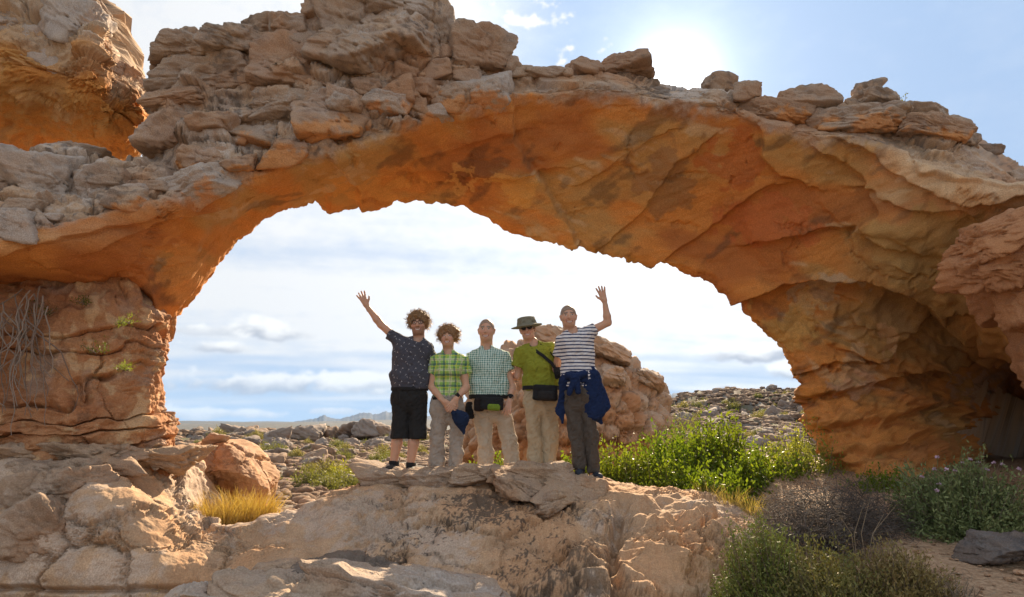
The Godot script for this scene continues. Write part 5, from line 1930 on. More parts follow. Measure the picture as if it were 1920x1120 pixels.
	n = figure(c)
	pl = head_place(c)
	o_begin()
	hair_shell(Vector3(0.086, 0.096, 0.103), Vector3(0, 0.022, -0.02), pl, flatc(Color(0.16, 0.10, 0.06)), 0.055, 0.012)
	o_put("hair", hair_material(0.3), n, n.position)
	o_begin()
	f_begin(Vector3(-0.20, -0.06, -0.22), Vector3(0.20, 0.20, 0.20), 0.009)
	f_cap(Vector3(0, 0.030, -0.008), Vector3(0, 0.125, -0.015), 0.110, 0.088, 0.015, 1.0, true)
	f_ell(Vector3(0, 0.125, -0.015), Vector3(0.080, 0.018, 0.085), 0.02)
	f_ell(Vector3(0, 0.032, 0.0), Vector3(0.168, 0.017, 0.170), 0.02)
	f_mesh(flatc(Color.WHITE), pl * Transform3D(Basis(Vector3.RIGHT, 0.06), Vector3(0, 0.008, 0)), 0.03, 1.6)
	o_put("sun_hat", cloth(Color(0.19, 0.185, 0.14)), n, n.position)
	specs(n, c, true)
	waist_bag(c, "waist_bag", "black waist bag slung at the front of the green T-shirt woman", J([1014, 728]), [[[1022, 737, -0.19], Vector3(0.135, 0.085, 0.055), Color(0.020, 0.020, 0.022)], [[1024, 742, -0.235], Vector3(0.095, 0.050, 0.03), Color(0.026, 0.025, 0.026)]], 33.0)
	var strap := thing("camera", "small black camera hanging on a strap across the green T-shirt", "camera", J([1046, 700, -0.14]))
	o_begin()
	band(PackedVector3Array([J([992, 650, -0.06]), J([1003, 657, -0.115]), J([1018, 667, -0.165]), J([1034, 681, -0.17]), J([1043, 694, -0.15])]), Vector3(0.5, 0.8, 0), 0.035, 0.006, Color.BLACK)
	band(PackedVector3Array([J([1043, 694, -0.15]), J([1042, 675, -0.12]), J([1028, 655, -0.09]), J([1012, 645, -0.06])]), Vector3(0.7, 0.2, 0.4), 0.012, 0.006, Color.BLACK)
	o_put("strap", M.black_cloth, strap, strap.position)
	o_begin()
	at = J([1046, 700, -0.15])
	f_begin(at - Vector3.ONE * 0.13, at + Vector3.ONE * 0.13, 0.008)
	f_box(at, Vector3(0.040, 0.062, 0.035), 0.015, Basis(Vector3.BACK, 0.2))
	f_cap(at + Vector3(0, 0, 0.02), at + Vector3(-0.01, -0.01, 0.06), 0.030, 0.028, 0.005, 1.0, true)
	f_mesh(flatc(Color.BLACK))
	o_put("camera_body", M.black_cloth, strap, strap.position)

	# -- the man in the striped shirt, his left arm raised
	c = {
		"d": 7.35, "label": "man in striped polo shirt with navy jacket round his waist, waving", "head": [1066, 595], "size": 1.07, "roll": 0.06, "yaw": 0.0, "skin": Color(0.53, 0.31, 0.215), "brow": Color(0.22, 0.17, 0.14),
		"neck": [1074, 622], "shL": [1057, 634], "shR": [1102, 624], "chest": [1083, 655], "chest_w": 31, "hem": [1083, 726], "hem_w": 31, "waist_w": 30, "hips": [1085, 742], "hip_w": 33,
		"armL": [[1042, 690, 0.22], [1024, 704, 0.34]], "armR": [[1140, 605, -0.03], [1134, 567, -0.06]], "sleeveL": [1048, 668, 0.08], "sleeveR": [1117, 616, -0.01], "cuff": 0.072,
		"legL": [[1071, 755], [1080, 818], [1087, 884]], "legR": [[1100, 755], [1107, 818], [1113, 890]], "knee_w": 15, "end_w": 12, "endL": [1086, 880], "endR": [1113, 887],
		"footL": [1089, 893], "footR": [1114, 899], "handR": [[1126, 540, -0.08], Vector3(-0.15, 0.0, 1.0), -1.0, 0.12, 0.18],
		"shirt": cloth(Color.WHITE, weave("stripes"), 6.6), "trousers": cloth(Color(0.085, 0.072, 0.062)), "shoe": Color(0.022, 0.028, 0.05), "sole": Color(0.30, 0.24, 0.18),
	}
	n = figure(c)
	o_begin()
	hair_shell(Vector3(0.081, 0.095, 0.100), Vector3(0, 0.031, -0.016), head_place(c), flatc(Color(0.27, 0.20, 0.155)), 0.085, 0.003)
	o_put("hair", hair_material(0.2), n, n.position)
	collar(n, c, cloth(Color(0.028, 0.032, 0.055)), 0.078, 0.05)
	o_begin()
	at = J([1090, 740])
	f_begin(at - Vector3(0.42, 0.48, 0.30), at + Vector3(0.48, 0.40, 0.30), 0.011)
	f_cap(J([1083, 718]), J([1084, 698]), 32.5 * FK, 31.5 * FK, 0.03, 0.68, true)
	f_cap(J([1100, 708, -0.04]), J([1114, 766, -0.05]), 0.130, 0.130, 0.05, 0.42)
	f_cap(J([1108, 712, -0.01]), J([1134, 762, -0.02]), 0.110, 0.062, 0.06, 0.42)
	f_cap(J([1118, 780, -0.03]), J([1127, 793, -0.02]), 0.052, 0.020, 0.04, 0.40)
	f_cap(J([1060, 715, -0.05]), J([1051, 770, -0.02]), 0.070, 0.045, 0.04, 0.45)
	f_cap(J([1051, 770, -0.02]), J([1056, 794, -0.02]), 0.045, 0.012, 0.04, 0.45)
	f_cap(J([1064, 704, -0.12]), J([1076, 708, -0.17]), 0.040, 0.040, 0.02)
	f_cap(J([1094, 702, -0.12]), J([1076, 708, -0.17]), 0.040, 0.040, 0.02)
	f_cap(J([1074, 712, -0.175]), J([1068, 738, -0.18]), 0.036, 0.030, 0.015)
	f_cap(J([1080, 712, -0.175]), J([1084, 735, -0.18]), 0.036, 0.030, 0.015)
	f_mesh(flatc(Color.WHITE), Transform3D.IDENTITY, 0.022, 2.0)
	o_put("tied_jacket", cloth(Color(0.014, 0.026, 0.075)), n, n.position)


func waist_bag(c: Dictionary, called: String, label: String, ringc: Vector3, boxes: Array, w: float) -> void:
	var at := J(boxes[0][0])
	var node := thing(called, label, "bag", at)
	if w > 0.0:
		o_begin()
		ring(ringc, w * FK * 1.02, w * FK * float(c.get("sq", 0.62)) * 1.06, 0.045, 0.010, Color.BLACK)
		o_put("strap", M.black_cloth, node, at)
	var k := 0
	for b in boxes:
		o_begin()
		var q := J(b[0])
		f_begin(q - Vector3.ONE * 0.19, q + Vector3.ONE * 0.19, 0.010)
		f_box(q, b[1], 0.028, Basis(Vector3.BACK, -0.05))
		f_mesh(flatc(Color.WHITE), Transform3D.IDENTITY, 0.012, 3.0)
		o_put(["pouch", "zip_panel", "side_pocket"][k], cloth(b[2], null, 1.0, 0.75), node, at)
		k += 1


# ---------------------------------------------------------------- plants
func leaf_mesh(w: float, bend: float) -> ArrayMesh:
	# a pointed leaf one unit long, folded along its rib
	var p := PackedVector3Array([Vector3(0, 0, 0), Vector3(-w, 0.4, 0.06), Vector3(w, 0.4, 0.06), Vector3(0, 0.45, 0.0), Vector3(0, 1.0, bend)])
	var i := PackedInt32Array([0, 3, 1, 0, 2, 3, 1, 3, 4, 3, 2, 4])
	return mesh_of(p, i, PackedColorArray([Color.WHITE, Color.WHITE, Color.WHITE, Color.WHITE, Color.WHITE]))


func leaf_material(back: float, rough := 0.45) -> StandardMaterial3D:
	var m := StandardMaterial3D.new()
	m.vertex_color_use_as_albedo = true
	m.roughness = rough
	m.metallic_specular = 0.3
	m.backlight_enabled = true
	m.backlight = Color(back, back, back * 0.6)
	return m


func copies(called: String, mesh: Mesh, mat: Material, xf: Array, cols: PackedColorArray, parent: Node) -> MultiMeshInstance3D:
	var mm := MultiMesh.new()
	mm.transform_format = MultiMesh.TRANSFORM_3D
	mm.use_colors = true
	mm.mesh = mesh
	mm.instance_count = xf.size()
	for i in xf.size():
		mm.set_instance_transform(i, xf[i])
		mm.set_instance_color(i, cols[i])
	var o := MultiMeshInstance3D.new()
	o.multimesh = mm
	o.material_override = mat
	o.name = called
	parent.add_child(o, true)
	return o


func aim(dir: Vector3, spin: float) -> Basis:
	var y := dir.normalized()
	var x := y.cross(Vector3(0.13, 0.4, 0.91)).normalized()
	return Basis(x, y, x.cross(y)).rotated(y, spin)


# a shrub of many leafy shoots; base on the ground, r its half-widths (x, z) and height
func shrub(called: String, label: String, group: String, base: Vector3, r: Vector3, shoots: int, per: int, leaf: float, mesh: Mesh, mat: Material, c1: Color, c2: Color, sd: int, bare := 0.35, cat := "shrub") -> Node3D:
	var o := thing(called, label, cat, base, group)
	var rng := RandomNumberGenerator.new()
	rng.seed = sd
	var xf := []
	var cols := PackedColorArray()
	o_begin()
	var lobes := noise(FastNoiseLite.TYPE_SIMPLEX_SMOOTH, 1.6, 2, sd)
	for k in shoots:
		var ya := rng.randf_range(0.02, 1.0)
		var wa := rng.randf() * TAU
		var dir := Vector3(cos(wa) * sqrt(1.0 - ya * ya), ya, sin(wa) * sqrt(1.0 - ya * ya))
		var reach := rng.randf_range(0.74, 1.06) * (0.95 + 0.40 * lobes.get_noise_3dv(dir * 0.9))
		var tip := dir * r * reach
		var root := Vector3(tip.x * 0.22, 0.0, tip.z * 0.22) + Vector3(rng.randfn(), 0, rng.randfn()) * 0.03
		var mid := root.lerp(tip, 0.5) + Vector3(0, -0.06 * r.y, 0) + Vector3(rng.randfn(), rng.randfn(), rng.randfn()) * 0.05 * r.y
		if k % 3 == 0:
			tube(PackedVector3Array([root, mid, tip]), PackedFloat32Array([0.006, 0.004, 0.0015]), 3, Color(0.16, 0.11, 0.075).lerp(Color(0.24, 0.19, 0.14), rng.randf()))
		var cs := c1.lerp(c2, clampf(rng.randf() * 0.7 + 0.3 * rng.randf(), 0.0, 1.0))
		for j in per:
			var u := lerpf(bare, 1.0, (j + rng.randf()) / per)
			var p := root.lerp(mid, u * 2.0) if u < 0.5 else mid.lerp(tip, u * 2.0 - 1.0)
			var grow := (tip - mid).normalized()
			var ld := (grow * 0.7 + Vector3(rng.randfn(), rng.randfn() + 0.25, rng.randfn()) * 0.6).normalized()
			var s := leaf * rng.randf_range(0.65, 1.2)
			xf.append(Transform3D(aim(ld, rng.randf() * TAU).scaled(Vector3.ONE * s), p + Vector3(rng.randfn(), rng.randfn(), rng.randfn()) * leaf * 0.35))
			cols.append(cs.lerp(c2 if rng.randf() < 0.3 else c1, 0.35 * rng.randf()))
	o_put("stems", M.stem, o, Vector3.ZERO)
	copies("foliage", mesh, mat, xf, cols, o).set_meta("kind", "stuff")
	return o


func shrub_px(called: String, label: String, group: String, px: float, top: float, bot: float, w: float, d: float, shoots: int, per: int, leaf: float, mesh: Mesh, mat: Material, c1: Color, c2: Color, sd: int, bare := 0.35, cat := "shrub") -> Node3D:
	var base := P(px, bot, d)
	base.y = minf(base.y, maxf(base.y - 0.4, land_height(base.x, base.z)))
	var h := P(px, top, d).y - base.y
	return shrub(called, label, group, base, Vector3(w * 0.5 * d / F, h, w * 0.42 * d / F), shoots, per, leaf, mesh, mat, c1, c2, sd, bare, cat)


func grass_tuft(called: String, label: String, group: String, base: Vector3, spread: float, h: float, blades: int, c1: Color, c2: Color, sd: int, mat: Material) -> Node3D:
	var o := thing(called, label, "grass tuft", base, group)
	var rng := RandomNumberGenerator.new()
	rng.seed = sd
	o_begin()
	for k in blades:
		var a := rng.randf() * TAU
		var rr := spread * sqrt(rng.randf()) * 0.7
		var p := Vector3(cos(a) * rr, -0.03, sin(a) * rr * 0.8)
		var hh := h * rng.randf_range(0.25, 1.1)
		var lean := Vector3(cos(a), 0, sin(a)) * hh * rng.randf_range(0.05, 0.6) + Vector3(rng.randfn(), 0, rng.randfn()) * 0.12 * hh
		var c := c1.lerp(c2, rng.randf())
		var side := Vector3(rng.randfn(), 0, rng.randfn()).normalized() * 0.0046
		var b := oP.size()
		for i in 5:
			var u := i / 4.0
			var q := p + Vector3(0, hh * u * (1.0 - 0.18 * u), 0) + lean * u * u
			var ww := side * (1.0 - u * 0.85)
			oP.append(q - ww)
			oP.append(q + ww)
			oC.append(c)
			oC.append(c)
			oU.append(Vector2.ZERO)
			oU.append(Vector2.ZERO)
		for i in 4:
			var q0 := b + i * 2
			oI.append_array(PackedInt32Array([q0, q0 + 2, q0 + 1, q0 + 1, q0 + 2, q0 + 3]))
	o_put("blades", mat, o, Vector3.ZERO)
	return o


func twig_heap(base: Vector3, r: Vector3, count: int, sd: int) -> void:
	var o := thing("dead_bush", "grey heap of dead tangled twigs beside the dome", "dead bush", base)
	var rng := RandomNumberGenerator.new()
	rng.seed = sd
	o_begin()
	for k in count:
		var dir := Vector3(rng.randfn(), absf(rng.randfn()) * 0.8, rng.randfn()).normalized()
		var p := dir * r * pow(rng.randf(), 0.45) * rng.randf_range(0.75, 1.0)
		var g := (Vector3(rng.randfn(), rng.randfn() * 0.5, rng.randfn()) + dir * 0.3).normalized()
		var l := rng.randf_range(0.10, 0.34)
		var pts := PackedVector3Array()
		var rr := PackedFloat32Array()
		var t := rng.randf_range(0.0015, 0.0045)
		for i in 5:
			pts.append(p)
			rr.append(t * (1.0 - i * 0.18))
			p += g * l * 0.25
			g = (g + Vector3(rng.randfn(), rng.randfn() - 0.25, rng.randfn()) * 0.30).normalized()
			if p.y < 0.0:
				p.y = 0.0
		tube(pts, rr, 3, Color(0.085, 0.070, 0.062).lerp(Color(0.18, 0.155, 0.135), rng.randf() * rng.randf()))
	o_put("twigs", M.stem, o, Vector3.ZERO)
	# a few bare upright stalks
	o_begin()
	for k in 5:
		var p := Vector3(rng.randf_range(-0.1, 0.15), 0.0, r.z * 0.9)
		tube(PackedVector3Array([p, p + Vector3(rng.randfn() * 0.05, 0.22, 0.03), p + Vector3(rng.randfn() * 0.14, rng.randf_range(0.35, 0.55), 0.05)]), PackedFloat32Array([0.004, 0.003, 0.001]), 5, Color(0.30, 0.23, 0.15))
	o_put("stalks", M.stem, o, Vector3.ZERO)


func build_plants() -> void:
	M.stem = StandardMaterial3D.new()
	M.stem.vertex_color_use_as_albedo = true
	M.stem.roughness = 0.9
	M.leaf = leaf_material(0.95)
	M.dull_leaf = leaf_material(0.45, 0.6)
	M.straw = leaf_material(0.8, 0.6)
	var broad := leaf_mesh(0.26, 0.12)
	var narrow := leaf_mesh(0.10, 0.10)
	var oblong := leaf_mesh(0.17, 0.12)
	var g1 := Color(0.085, 0.155, 0.020)
	var g2 := Color(0.230, 0.300, 0.035)
	var gs := "sunlit green shrubs behind the dome"
	var list := [
		[1165, 826, 940, 200, 9.0, "leafy green shrub just right of the striped-shirt man's legs"], [1262, 808, 945, 240, 9.4, "leafy green shrub in front of the knobbly boulder's right end"],
		[1345, 788, 945, 230, 10.0, "tallest leafy green shrub, in the middle of the green thicket"], [1250, 868, 955, 250, 8.6, "low green shrub right along the dome's rear crest"],
		[1435, 832, 970, 210, 8.9, "green shrub where the thicket meets the dead twigs"], [1345, 875, 970, 200, 8.3, "low green shrub at the dome's sloping right crest"],
		[1110, 858, 935, 100, 8.7, "small green shrub touching the striped-shirt man's shoes"], [935, 850, 915, 70, 8.9, "small green shrub seen between the gingham man's legs"],
		[880, 862, 915, 60, 9.2, "small green shrub between the plaid woman and the gingham man"], [1068, 862, 915, 56, 9.0, "small green shrub between the hat woman and the striped-shirt man"],
	]
	var sd := 400
	for s in list:
		sd += 1
		var w: float = s[3]
		shrub_px("green_shrub", s[5], gs, s[0], s[1], s[2], w, s[4], int(w * 6.0), 20, 0.048 + 0.007 * (sd % 4), broad, M.leaf, g1.lerp(Color(0.13, 0.16, 0.03), 0.3 * (sd % 3)), g2.lerp(Color(0.30, 0.31, 0.05), 0.35 * (sd % 2)), sd, 0.2 + 0.1 * (sd % 3))
	shrub_px("pale_shrub", "airy yellow-green shrub at the left side of the arch's right foot", "", 1512, 806, 960, 200, 9.0, 800, 18, 0.042, broad, M.leaf, Color(0.19, 0.23, 0.05), Color(0.36, 0.36, 0.08), 431)
	shrub_px("pale_shrub", "airy grey-green shrub beside the knobbly boulder, behind the thicket", "", 1285, 772, 860, 100, 13.0, 200, 14, 0.05, narrow, M.leaf, Color(0.20, 0.23, 0.09), Color(0.33, 0.33, 0.12), 432)
	shrub_px("shaded_shrub", "small green shrub in shade under the arch's right foot", "", 1655, 872, 960, 170, 8.0, 420, 16, 0.04, broad, M.leaf, g1, g2, 433)
	# the flowering bush
	var base := P(1815, 1018, 6.4)
	var fb := shrub("flowering_bush", "grey-green bush with small mauve flowers, before the cave", "", base, Vector3(0.68, 0.76, 0.55), 1500, 30, 0.045, oblong, M.dull_leaf, Color(0.11, 0.155, 0.06), Color(0.25, 0.28, 0.12), 434, 0.2)
	var rng := RandomNumberGenerator.new()
	rng.seed = 77
	for f in [[1758, 858], [1792, 883], [1775, 881], [1753, 880], [1729, 895], [1806, 869], [1820, 862], [1845, 879], [1852, 883], [1864, 869], [1911, 880], [1860, 898], [1761, 908], [1759, 930], [1757, 920], [1718, 925], [1880, 872], [1835, 868]]:
		o_begin()
		var at := P(f[0], f[1], 6.4 + rng.randf_range(-0.25, 0.2))
		for k in 14:
			var dir := Vector3(rng.randfn(), rng.randfn() * 0.5 + 0.5, rng.randfn()).normalized()
			tube(PackedVector3Array([at, at + dir * 0.012, at + dir * 0.021]), PackedFloat32Array([0.002, 0.005, 0.003]), 4, Color(0.50, 0.34, 0.47).lerp(Color(0.62, 0.48, 0.58), rng.randf()))
		tube(PackedVector3Array([at, at + Vector3(rng.randfn() * 0.02, -0.12, 0.0), at + Vector3(rng.randfn() * 0.03, -0.26, 0.0)]), PackedFloat32Array([0.0025, 0.003, 0.003]), 3, Color(0.16, 0.18, 0.07))
		o_put("flower", M.stem, fb, fb.position)
	# low bushes in front, on the right
	shrub_px("low_bush", "low dark green bush against the dome's right end", "low bushes in the right foreground", 1445, 972, 1150, 210, 5.5, 1500, 26, 0.034, oblong, M.dull_leaf, Color(0.095, 0.14, 0.035), Color(0.24, 0.25, 0.07), 441, 0.25)
	shrub_px("low_bush", "low green and brown bush at the bottom edge below the dead twigs", "low bushes in the right foreground", 1560, 1018, 1170, 240, 5.2, 1500, 26, 0.034, oblong, M.dull_leaf, Color(0.11, 0.13, 0.04), Color(0.29, 0.24, 0.085), 442, 0.25)
	shrub_px("low_bush", "low rusty brown bush at the bottom edge, left of the sand", "low bushes in the right foreground", 1685, 1010, 1170, 230, 5.2, 1300, 24, 0.034, oblong, M.dull_leaf, Color(0.20, 0.13, 0.055), Color(0.30, 0.26, 0.10), 443, 0.25)
	shrub_px("low_bush", "thin dry grey bush at the bottom edge on the sand", "low bushes in the right foreground", 1800, 1070, 1150, 130, 5.0, 130, 5, 0.02, narrow, M.dull_leaf, Color(0.14, 0.125, 0.09), Color(0.22, 0.20, 0.14), 444, 0.5)
	twig_heap(P(1565, 1030, 6.5), Vector3(0.80, 0.66, 0.60), 4200, 451)
	# grasses
	var gold := Color(0.42, 0.27, 0.07)
	var pale := Color(0.56, 0.43, 0.19)
	for s in [[410, 992, 7.7, 0.30, 0.50, "golden dry grass tuft at the pillar's foot"], [452, 988, 7.9, 0.32, 0.54, "golden dry grass tuft in front of the undercut boulder"], [490, 978, 8.1, 0.26, 0.42, "golden dry grass tuft at the right end of the undercut boulder"], [386, 990, 7.6, 0.16, 0.34, "small golden grass tuft tucked against the pillar"]]:
		sd += 1
		grass_tuft("grass_tuft", s[5], "dry grass in the hollow", P(s[0], s[1], s[2]), s[3], s[4], 520, gold, pale, sd, M.straw)
	for s in [[1370, 950, 7.75], [1410, 962, 7.6], [1330, 940, 8.0]]:
		sd += 1
		grass_tuft("thin_grass", "thin straw grass along the dome's right rear crest", "straw grass behind the dome", P(s[0], s[1], s[2]) + Vector3(0, -0.05, 0), 0.16, 0.34, 160, Color(0.36, 0.27, 0.11), Color(0.50, 0.40, 0.18), sd, M.straw)
	# small plants rooted in the rock
	for s in [[239, 608, 6.55, 0.10, "tiny bright green plant high on the pillar's right edge"], [180, 662, 6.55, 0.14, "dark narrow-leaved plant in the middle of the pillar"], [234, 694, 6.5, 0.08, "tiny pale green sprig in a joint of the pillar"], [155, 570, 6.7, 0.10, "dark tuft under the arch's overhang on the pillar"], [70, 590, 6.7, 0.16, "dark leafy tuft above the hanging roots"]]:
		sd += 1
		var bright := 1.0 if s[0] > 200 else 0.45
		shrub("cliff_plant", s[4], "plants rooted in the pillar", P(s[0], s[1], s[2]), Vector3(s[3], s[3] * 1.1, s[3]), 16, 8, 0.035, narrow, M.leaf, Color(0.12, 0.18, 0.03) * bright, Color(0.30, 0.36, 0.06) * bright, sd, 0.3, "plant")
	shrub("skyline_plant", "little leafy sprig on the skyline of the arch's right shoulder", "", P(1697, 208, 7.7), Vector3(0.07, 0.26, 0.06), 9, 7, 0.035, broad, M.leaf, Color(0.08, 0.10, 0.03), Color(0.18, 0.19, 0.06), 461, 0.4, "plant")
	shrub_px("dome_plant", "small grey-green tuft on the rock at the dome's foot", "", 566, 1068, 1088, 36, 4.9, 40, 10, 0.03, narrow, M.dull_leaf, Color(0.16, 0.2, 0.09), Color(0.26, 0.3, 0.16), 462, 0.2, "plant")
	shrub_px("dry_sprig", "small dry yellowish plant at the bottom edge by the pillar's foot", "", 283, 1095, 1130, 56, 5.4, 60, 9, 0.022, narrow, M.dull_leaf, Color(0.24, 0.20, 0.09), Color(0.40, 0.34, 0.16), 463, 0.3, "plant")
	# roots that hang down the pillar's left
	var o := thing("hanging_roots", "tangle of pale dry roots hanging down the pillar's left side", "roots", P(30, 560, 6.6))
	rng.seed = 99
	for k in 44:
		o_begin()
		var p := P(rng.randf_range(-60, 90), rng.randf_range(535, 620), 6.55)
		var pts := PackedVector3Array()
		var rr := PackedFloat32Array()
		var g := Vector3(rng.randfn() * 0.5, -1.0, 0.0).normalized()
		var n := rng.randi_range(8, 18)
		for i in n:
			pts.append(p)
			rr.append(0.0075 * (1.0 - 0.6 * i / n))
			p += g * 0.075
			g = (g + Vector3(rng.randfn() * 0.35, -0.12, rng.randfn() * 0.12)).normalized()
		tube(pts, rr, 4, Color(0.30, 0.25, 0.21).lerp(Color(0.19, 0.14, 0.11), rng.randf()))
		o_put("root", M.stem, o, o.position)


# ---------------------------------------------------------------- rocks and scrub of the country behind
func build_scatter() -> void:
	var rng := RandomNumberGenerator.new()
	rng.seed = 2024
	var kinds := []
	for k in 7:
		kinds.append(stone(Vector3(1.0, 0.72, 0.85), 600 + k, 11, 0.35, 1.6, [Color(0.24, 0.215, 0.20, 0.75), Color(0.26, 0.185, 0.135, 0.7), Color(0.19, 0.17, 0.155, 0.75)][k % 3]))
	# rocks one can tell apart
	var spots := []
	for k in 110:
		var az := rng.randf_range(-25.5, -8.0)
		var r := 15.0 + 60.0 * pow(rng.randf(), 0.8)
		var s := rng.randf_range(0.2, 0.6) * (0.5 + r / 75.0)
		spots.append([az, r, s, 0])
	for k in 30:
		spots.append([rng.randf_range(-25.0, -8.0), rng.randf_range(54.0, 66.0), rng.randf_range(0.4, 1.1), 0])
	for k in 90:
		spots.append([rng.randf_range(11.5, 24.5), rng.randf_range(45.0, 130.0), rng.randf_range(0.3, 1.0), 1])
	var names := ["rough grey or tan rock scattered on the plain behind the left side of the arch", "rough grey or tan rock scattered on the stony hill right of the arch opening"]
	var groups := ["rocks on the plain behind", "rocks on the stony hill"]
	for s in spots:
		var a := deg_to_rad(s[0])
		var x: float = sin(a) * s[1]
		var z: float = -cos(a) * s[1]
		var o := put("rock", kinds[rng.randi() % 7], M.rock, self, Vector3(x, land_height(x, z) + s[2] * 0.15, z))
		o.basis = Basis(Vector3.UP, rng.randf() * TAU) * Basis(Vector3.RIGHT, rng.randfn() * 0.25) * Basis.from_scale(Vector3(s[2], s[2] * rng.randf_range(0.6, 1.1), s[2]))
		tag(o, names[s[3]], "rock", groups[s[3]])
	for q in [[520, 814, 66, 36, 45.0], [572, 808, 84, 40, 48.0], [612, 808, 44, 36, 50.0], [655, 803, 64, 42, 52.0], [692, 799, 76, 46, 50.0], [717, 806, 44, 32, 50.0], [470, 824, 54, 34, 40.0], [748, 814, 54, 36, 46.0], [592, 838, 74, 30, 34.0], [505, 850, 54, 34, 30.0], [450, 812, 40, 30, 55.0]]:
		var kk: float = q[4] / F
		var o := put("outcrop_rock", kinds[(int(q[0]) + 1) % 7], M.rock, self, P(q[0], q[1] + 8.0, q[4]))
		o.basis = Basis(Vector3.UP, float(q[0])) * Basis.from_scale(Vector3(q[2] * 0.42 * kk, q[3] * 0.55 * kk, q[2] * 0.42 * kk))
		tag(o, "large weathered rock standing up on the low knolls near the left horizon", "rock", "outcrops on the left knolls")
	# uncounted small rubble
	var xf := []
	var cols := PackedColorArray()
	var small := stone(Vector3(1.0, 0.65, 0.85), 650, 5, 0.4, 1.4)
	for k in 26000:
		var right := rng.randf() < 0.5
		var az := deg_to_rad(rng.randf_range(10.0, 26.0) if right else rng.randf_range(-27.0, -1.0))
		var r := (11.0 if not right else 26.0) + (75.0 if not right else 120.0) * pow(rng.randf(), 1.3)
		var x := sin(az) * r
		var z := -cos(az) * r
		var s := rng.randf_range(0.03, 0.12) * (0.6 + r / 40.0) * (1.0 + 1.5 * pow(rng.randf(), 6.0))
		xf.append(Transform3D(Basis(Vector3.UP, rng.randf() * TAU) * Basis.from_scale(Vector3(s, s * rng.randf_range(0.5, 1.0), s)), Vector3(x, land_height(x, z) + s * 0.1, z)))
		cols.append(Color(0.40, 0.365, 0.34).lerp(Color(0.95, 0.90, 0.86), rng.randf() * rng.randf()))
	var mm := copies("rubble", small, M.rock, xf, cols, self)
	tag(mm, "loose grey rubble strewn over the country behind the arch", "", "", "stuff")
	# pebbles and bits of stick on the sand, right foreground
	xf = []
	cols = PackedColorArray()
	for k in 1500:
		var x := rng.randf_range(2.6, 6.5)
		var z := -rng.randf_range(4.6, 8.4)
		var s := rng.randf_range(0.004, 0.016) * (1.0 + 2.5 * pow(rng.randf(), 8.0))
		xf.append(Transform3D(Basis(Vector3.UP, rng.randf() * TAU) * Basis.from_scale(Vector3(s, s * 0.7, s)), Vector3(x, land_height(x, z) + 0.01, z)))
		cols.append(Color(0.7, 0.6, 0.5).lerp(Color(1.2, 1.1, 1.0), rng.randf()))
	mm = copies("pebbles", small, M.rock, xf, cols, self)
	tag(mm, "small pebbles strewn on the sand at the right", "", "", "stuff")
	o_begin()
	for k in 420:
		var x := rng.randf_range(2.4, 6.2)
		var z := -rng.randf_range(4.8, 7.6)
		var q := Vector3(x, land_height(x, z) + 0.012, z)
		var a := rng.randf() * TAU
		var l := rng.randf_range(0.04, 0.20)
		tube(PackedVector3Array([q, q + Vector3(cos(a) * l * 0.5, rng.randf() * 0.02, sin(a) * l * 0.5), q + Vector3(cos(a + 0.3) * l, 0.0, sin(a + 0.3) * l)]), PackedFloat32Array([0.002, 0.002, 0.001]), 3, Color(0.22, 0.18, 0.14).lerp(Color(0.36, 0.30, 0.22), rng.randf()))
	var litter := o_put("litter", M.stem, self, Vector3.ZERO)
	tag(litter, "dry sticks lying about on the sand at the right", "", "", "stuff")
	# scrub
	var narrow := leaf_mesh(0.16, 0.1)
	var protos := []
	for k in 3:
		protos.append(shrub("scrub_bush", "yellow-green bush on the plain behind the dome's left end", "scrub on the plain behind", P(640, 908, 20.0), Vector3(0.62, 0.62, 0.55), 150, 12, 0.09, narrow, M.leaf, [Color(0.17, 0.19, 0.04), Color(0.12, 0.13, 0.055), Color(0.19, 0.17, 0.085)][k], [Color(0.38, 0.36, 0.04), Color(0.21, 0.21, 0.09), Color(0.27, 0.24, 0.12)][k], 480 + k, 0.2))
	protos[0].set_meta("label", "bright yellow-green round bush on the plain left of the dome")
	protos[1].position = P(582, 910, 18.5)
	protos[1].set_meta("label", "grey-green round bush on the plain, next to the yellow-green bush")
	protos[2].position = P(612, 905, 22.0)
	protos[2].set_meta("label", "dull olive bush on the plain, behind the yellow-green bush")
	for k in 3:
		protos[k].position.y = land_height(protos[k].position.x, protos[k].position.z)
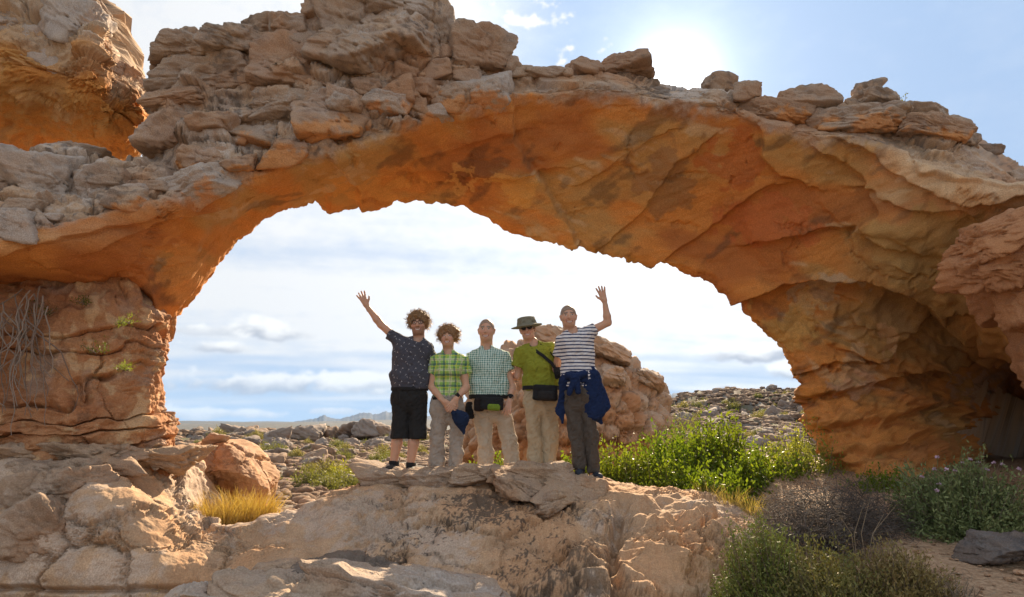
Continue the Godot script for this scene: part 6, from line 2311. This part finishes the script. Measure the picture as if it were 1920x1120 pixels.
	for k in 130:
		var right := k % 2 == 0
		var az := deg_to_rad(rng.randf_range(12.0, 25.0) if right else rng.randf_range(-25.0, -7.0))
		var r := rng.randf_range(34.0, 110.0) if right else rng.randf_range(16.0, 62.0)
		var b: Node3D = protos[rng.randi_range(1, 2)].duplicate()
		b.name = numbered("scrub_bush")
		add_child(b)
		var x := sin(az) * r
		var z := -cos(az) * r
		b.position = Vector3(x, land_height(x, z) - 0.03, z)
		b.scale = Vector3.ONE * rng.randf_range(0.5, 1.0) * (0.55 + r / 60.0)
		b.rotation.y = rng.randf() * TAU
		b.set_meta("label", "small dull scrub bush among the rocks of the hill on the right" if right else "small dull scrub bush among the rocks of the plain on the left")
		b.set_meta("group", "scrub on the stony hill" if right else "scrub on the plain behind")


func _ready() -> void:
	# camera
	var cam := Camera3D.new()
	cam.name = "view_camera"
	cam.fov = rad_to_deg(2.0 * atan(560.0 / F))
	cam.near = 0.05
	cam.far = 20000.0
	add_child(cam)
	cam.position = CAM
	cam.rotation.x = PITCH
	cam.current = true
	# sun, just behind the crown of the arch
	SUN = (P(1262, 150, 10.0) - CAM).normalized()
	var sun := DirectionalLight3D.new()
	sun.name = "sun"
	sun.light_energy = 1.6
	sun.light_color = Color(1.0, 0.90, 0.76)
	sun.light_angular_distance = 0.6
	sun.shadow_enabled = true
	add_child(sun)
	sun.look_at_from_position(SUN * 50.0, Vector3.ZERO)
	# sky and exposure
	var env := Environment.new()
	env.background_mode = Environment.BG_SKY
	env.sky = Sky.new()
	env.sky.sky_material = make_sky()
	env.tonemap_mode = Environment.TONE_MAPPER_LINEAR
	env.tonemap_exposure = 2.9
	env.sdfgi_enabled = true
	env.ssao_enabled = true
	env.ssil_enabled = true
	env.fog_enabled = true
	env.fog_density = 0.00007
	env.fog_light_color = Color(0.58, 0.77, 1.0)
	var we := WorldEnvironment.new()
	we.name = "environment"
	we.environment = env
	add_child(we)
	var t0 := Time.get_ticks_msec()
	setup_materials()
	print("materials ", Time.get_ticks_msec() - t0)
	build_rock()
	print("rock ", Time.get_ticks_msec() - t0)
	build_land()
	print("land ", Time.get_ticks_msec() - t0)
	build_people()
	print("people ", Time.get_ticks_msec() - t0)
	build_plants()
	print("plants ", Time.get_ticks_msec() - t0)
	build_scatter()
	print("scatter ", Time.get_ticks_msec() - t0)
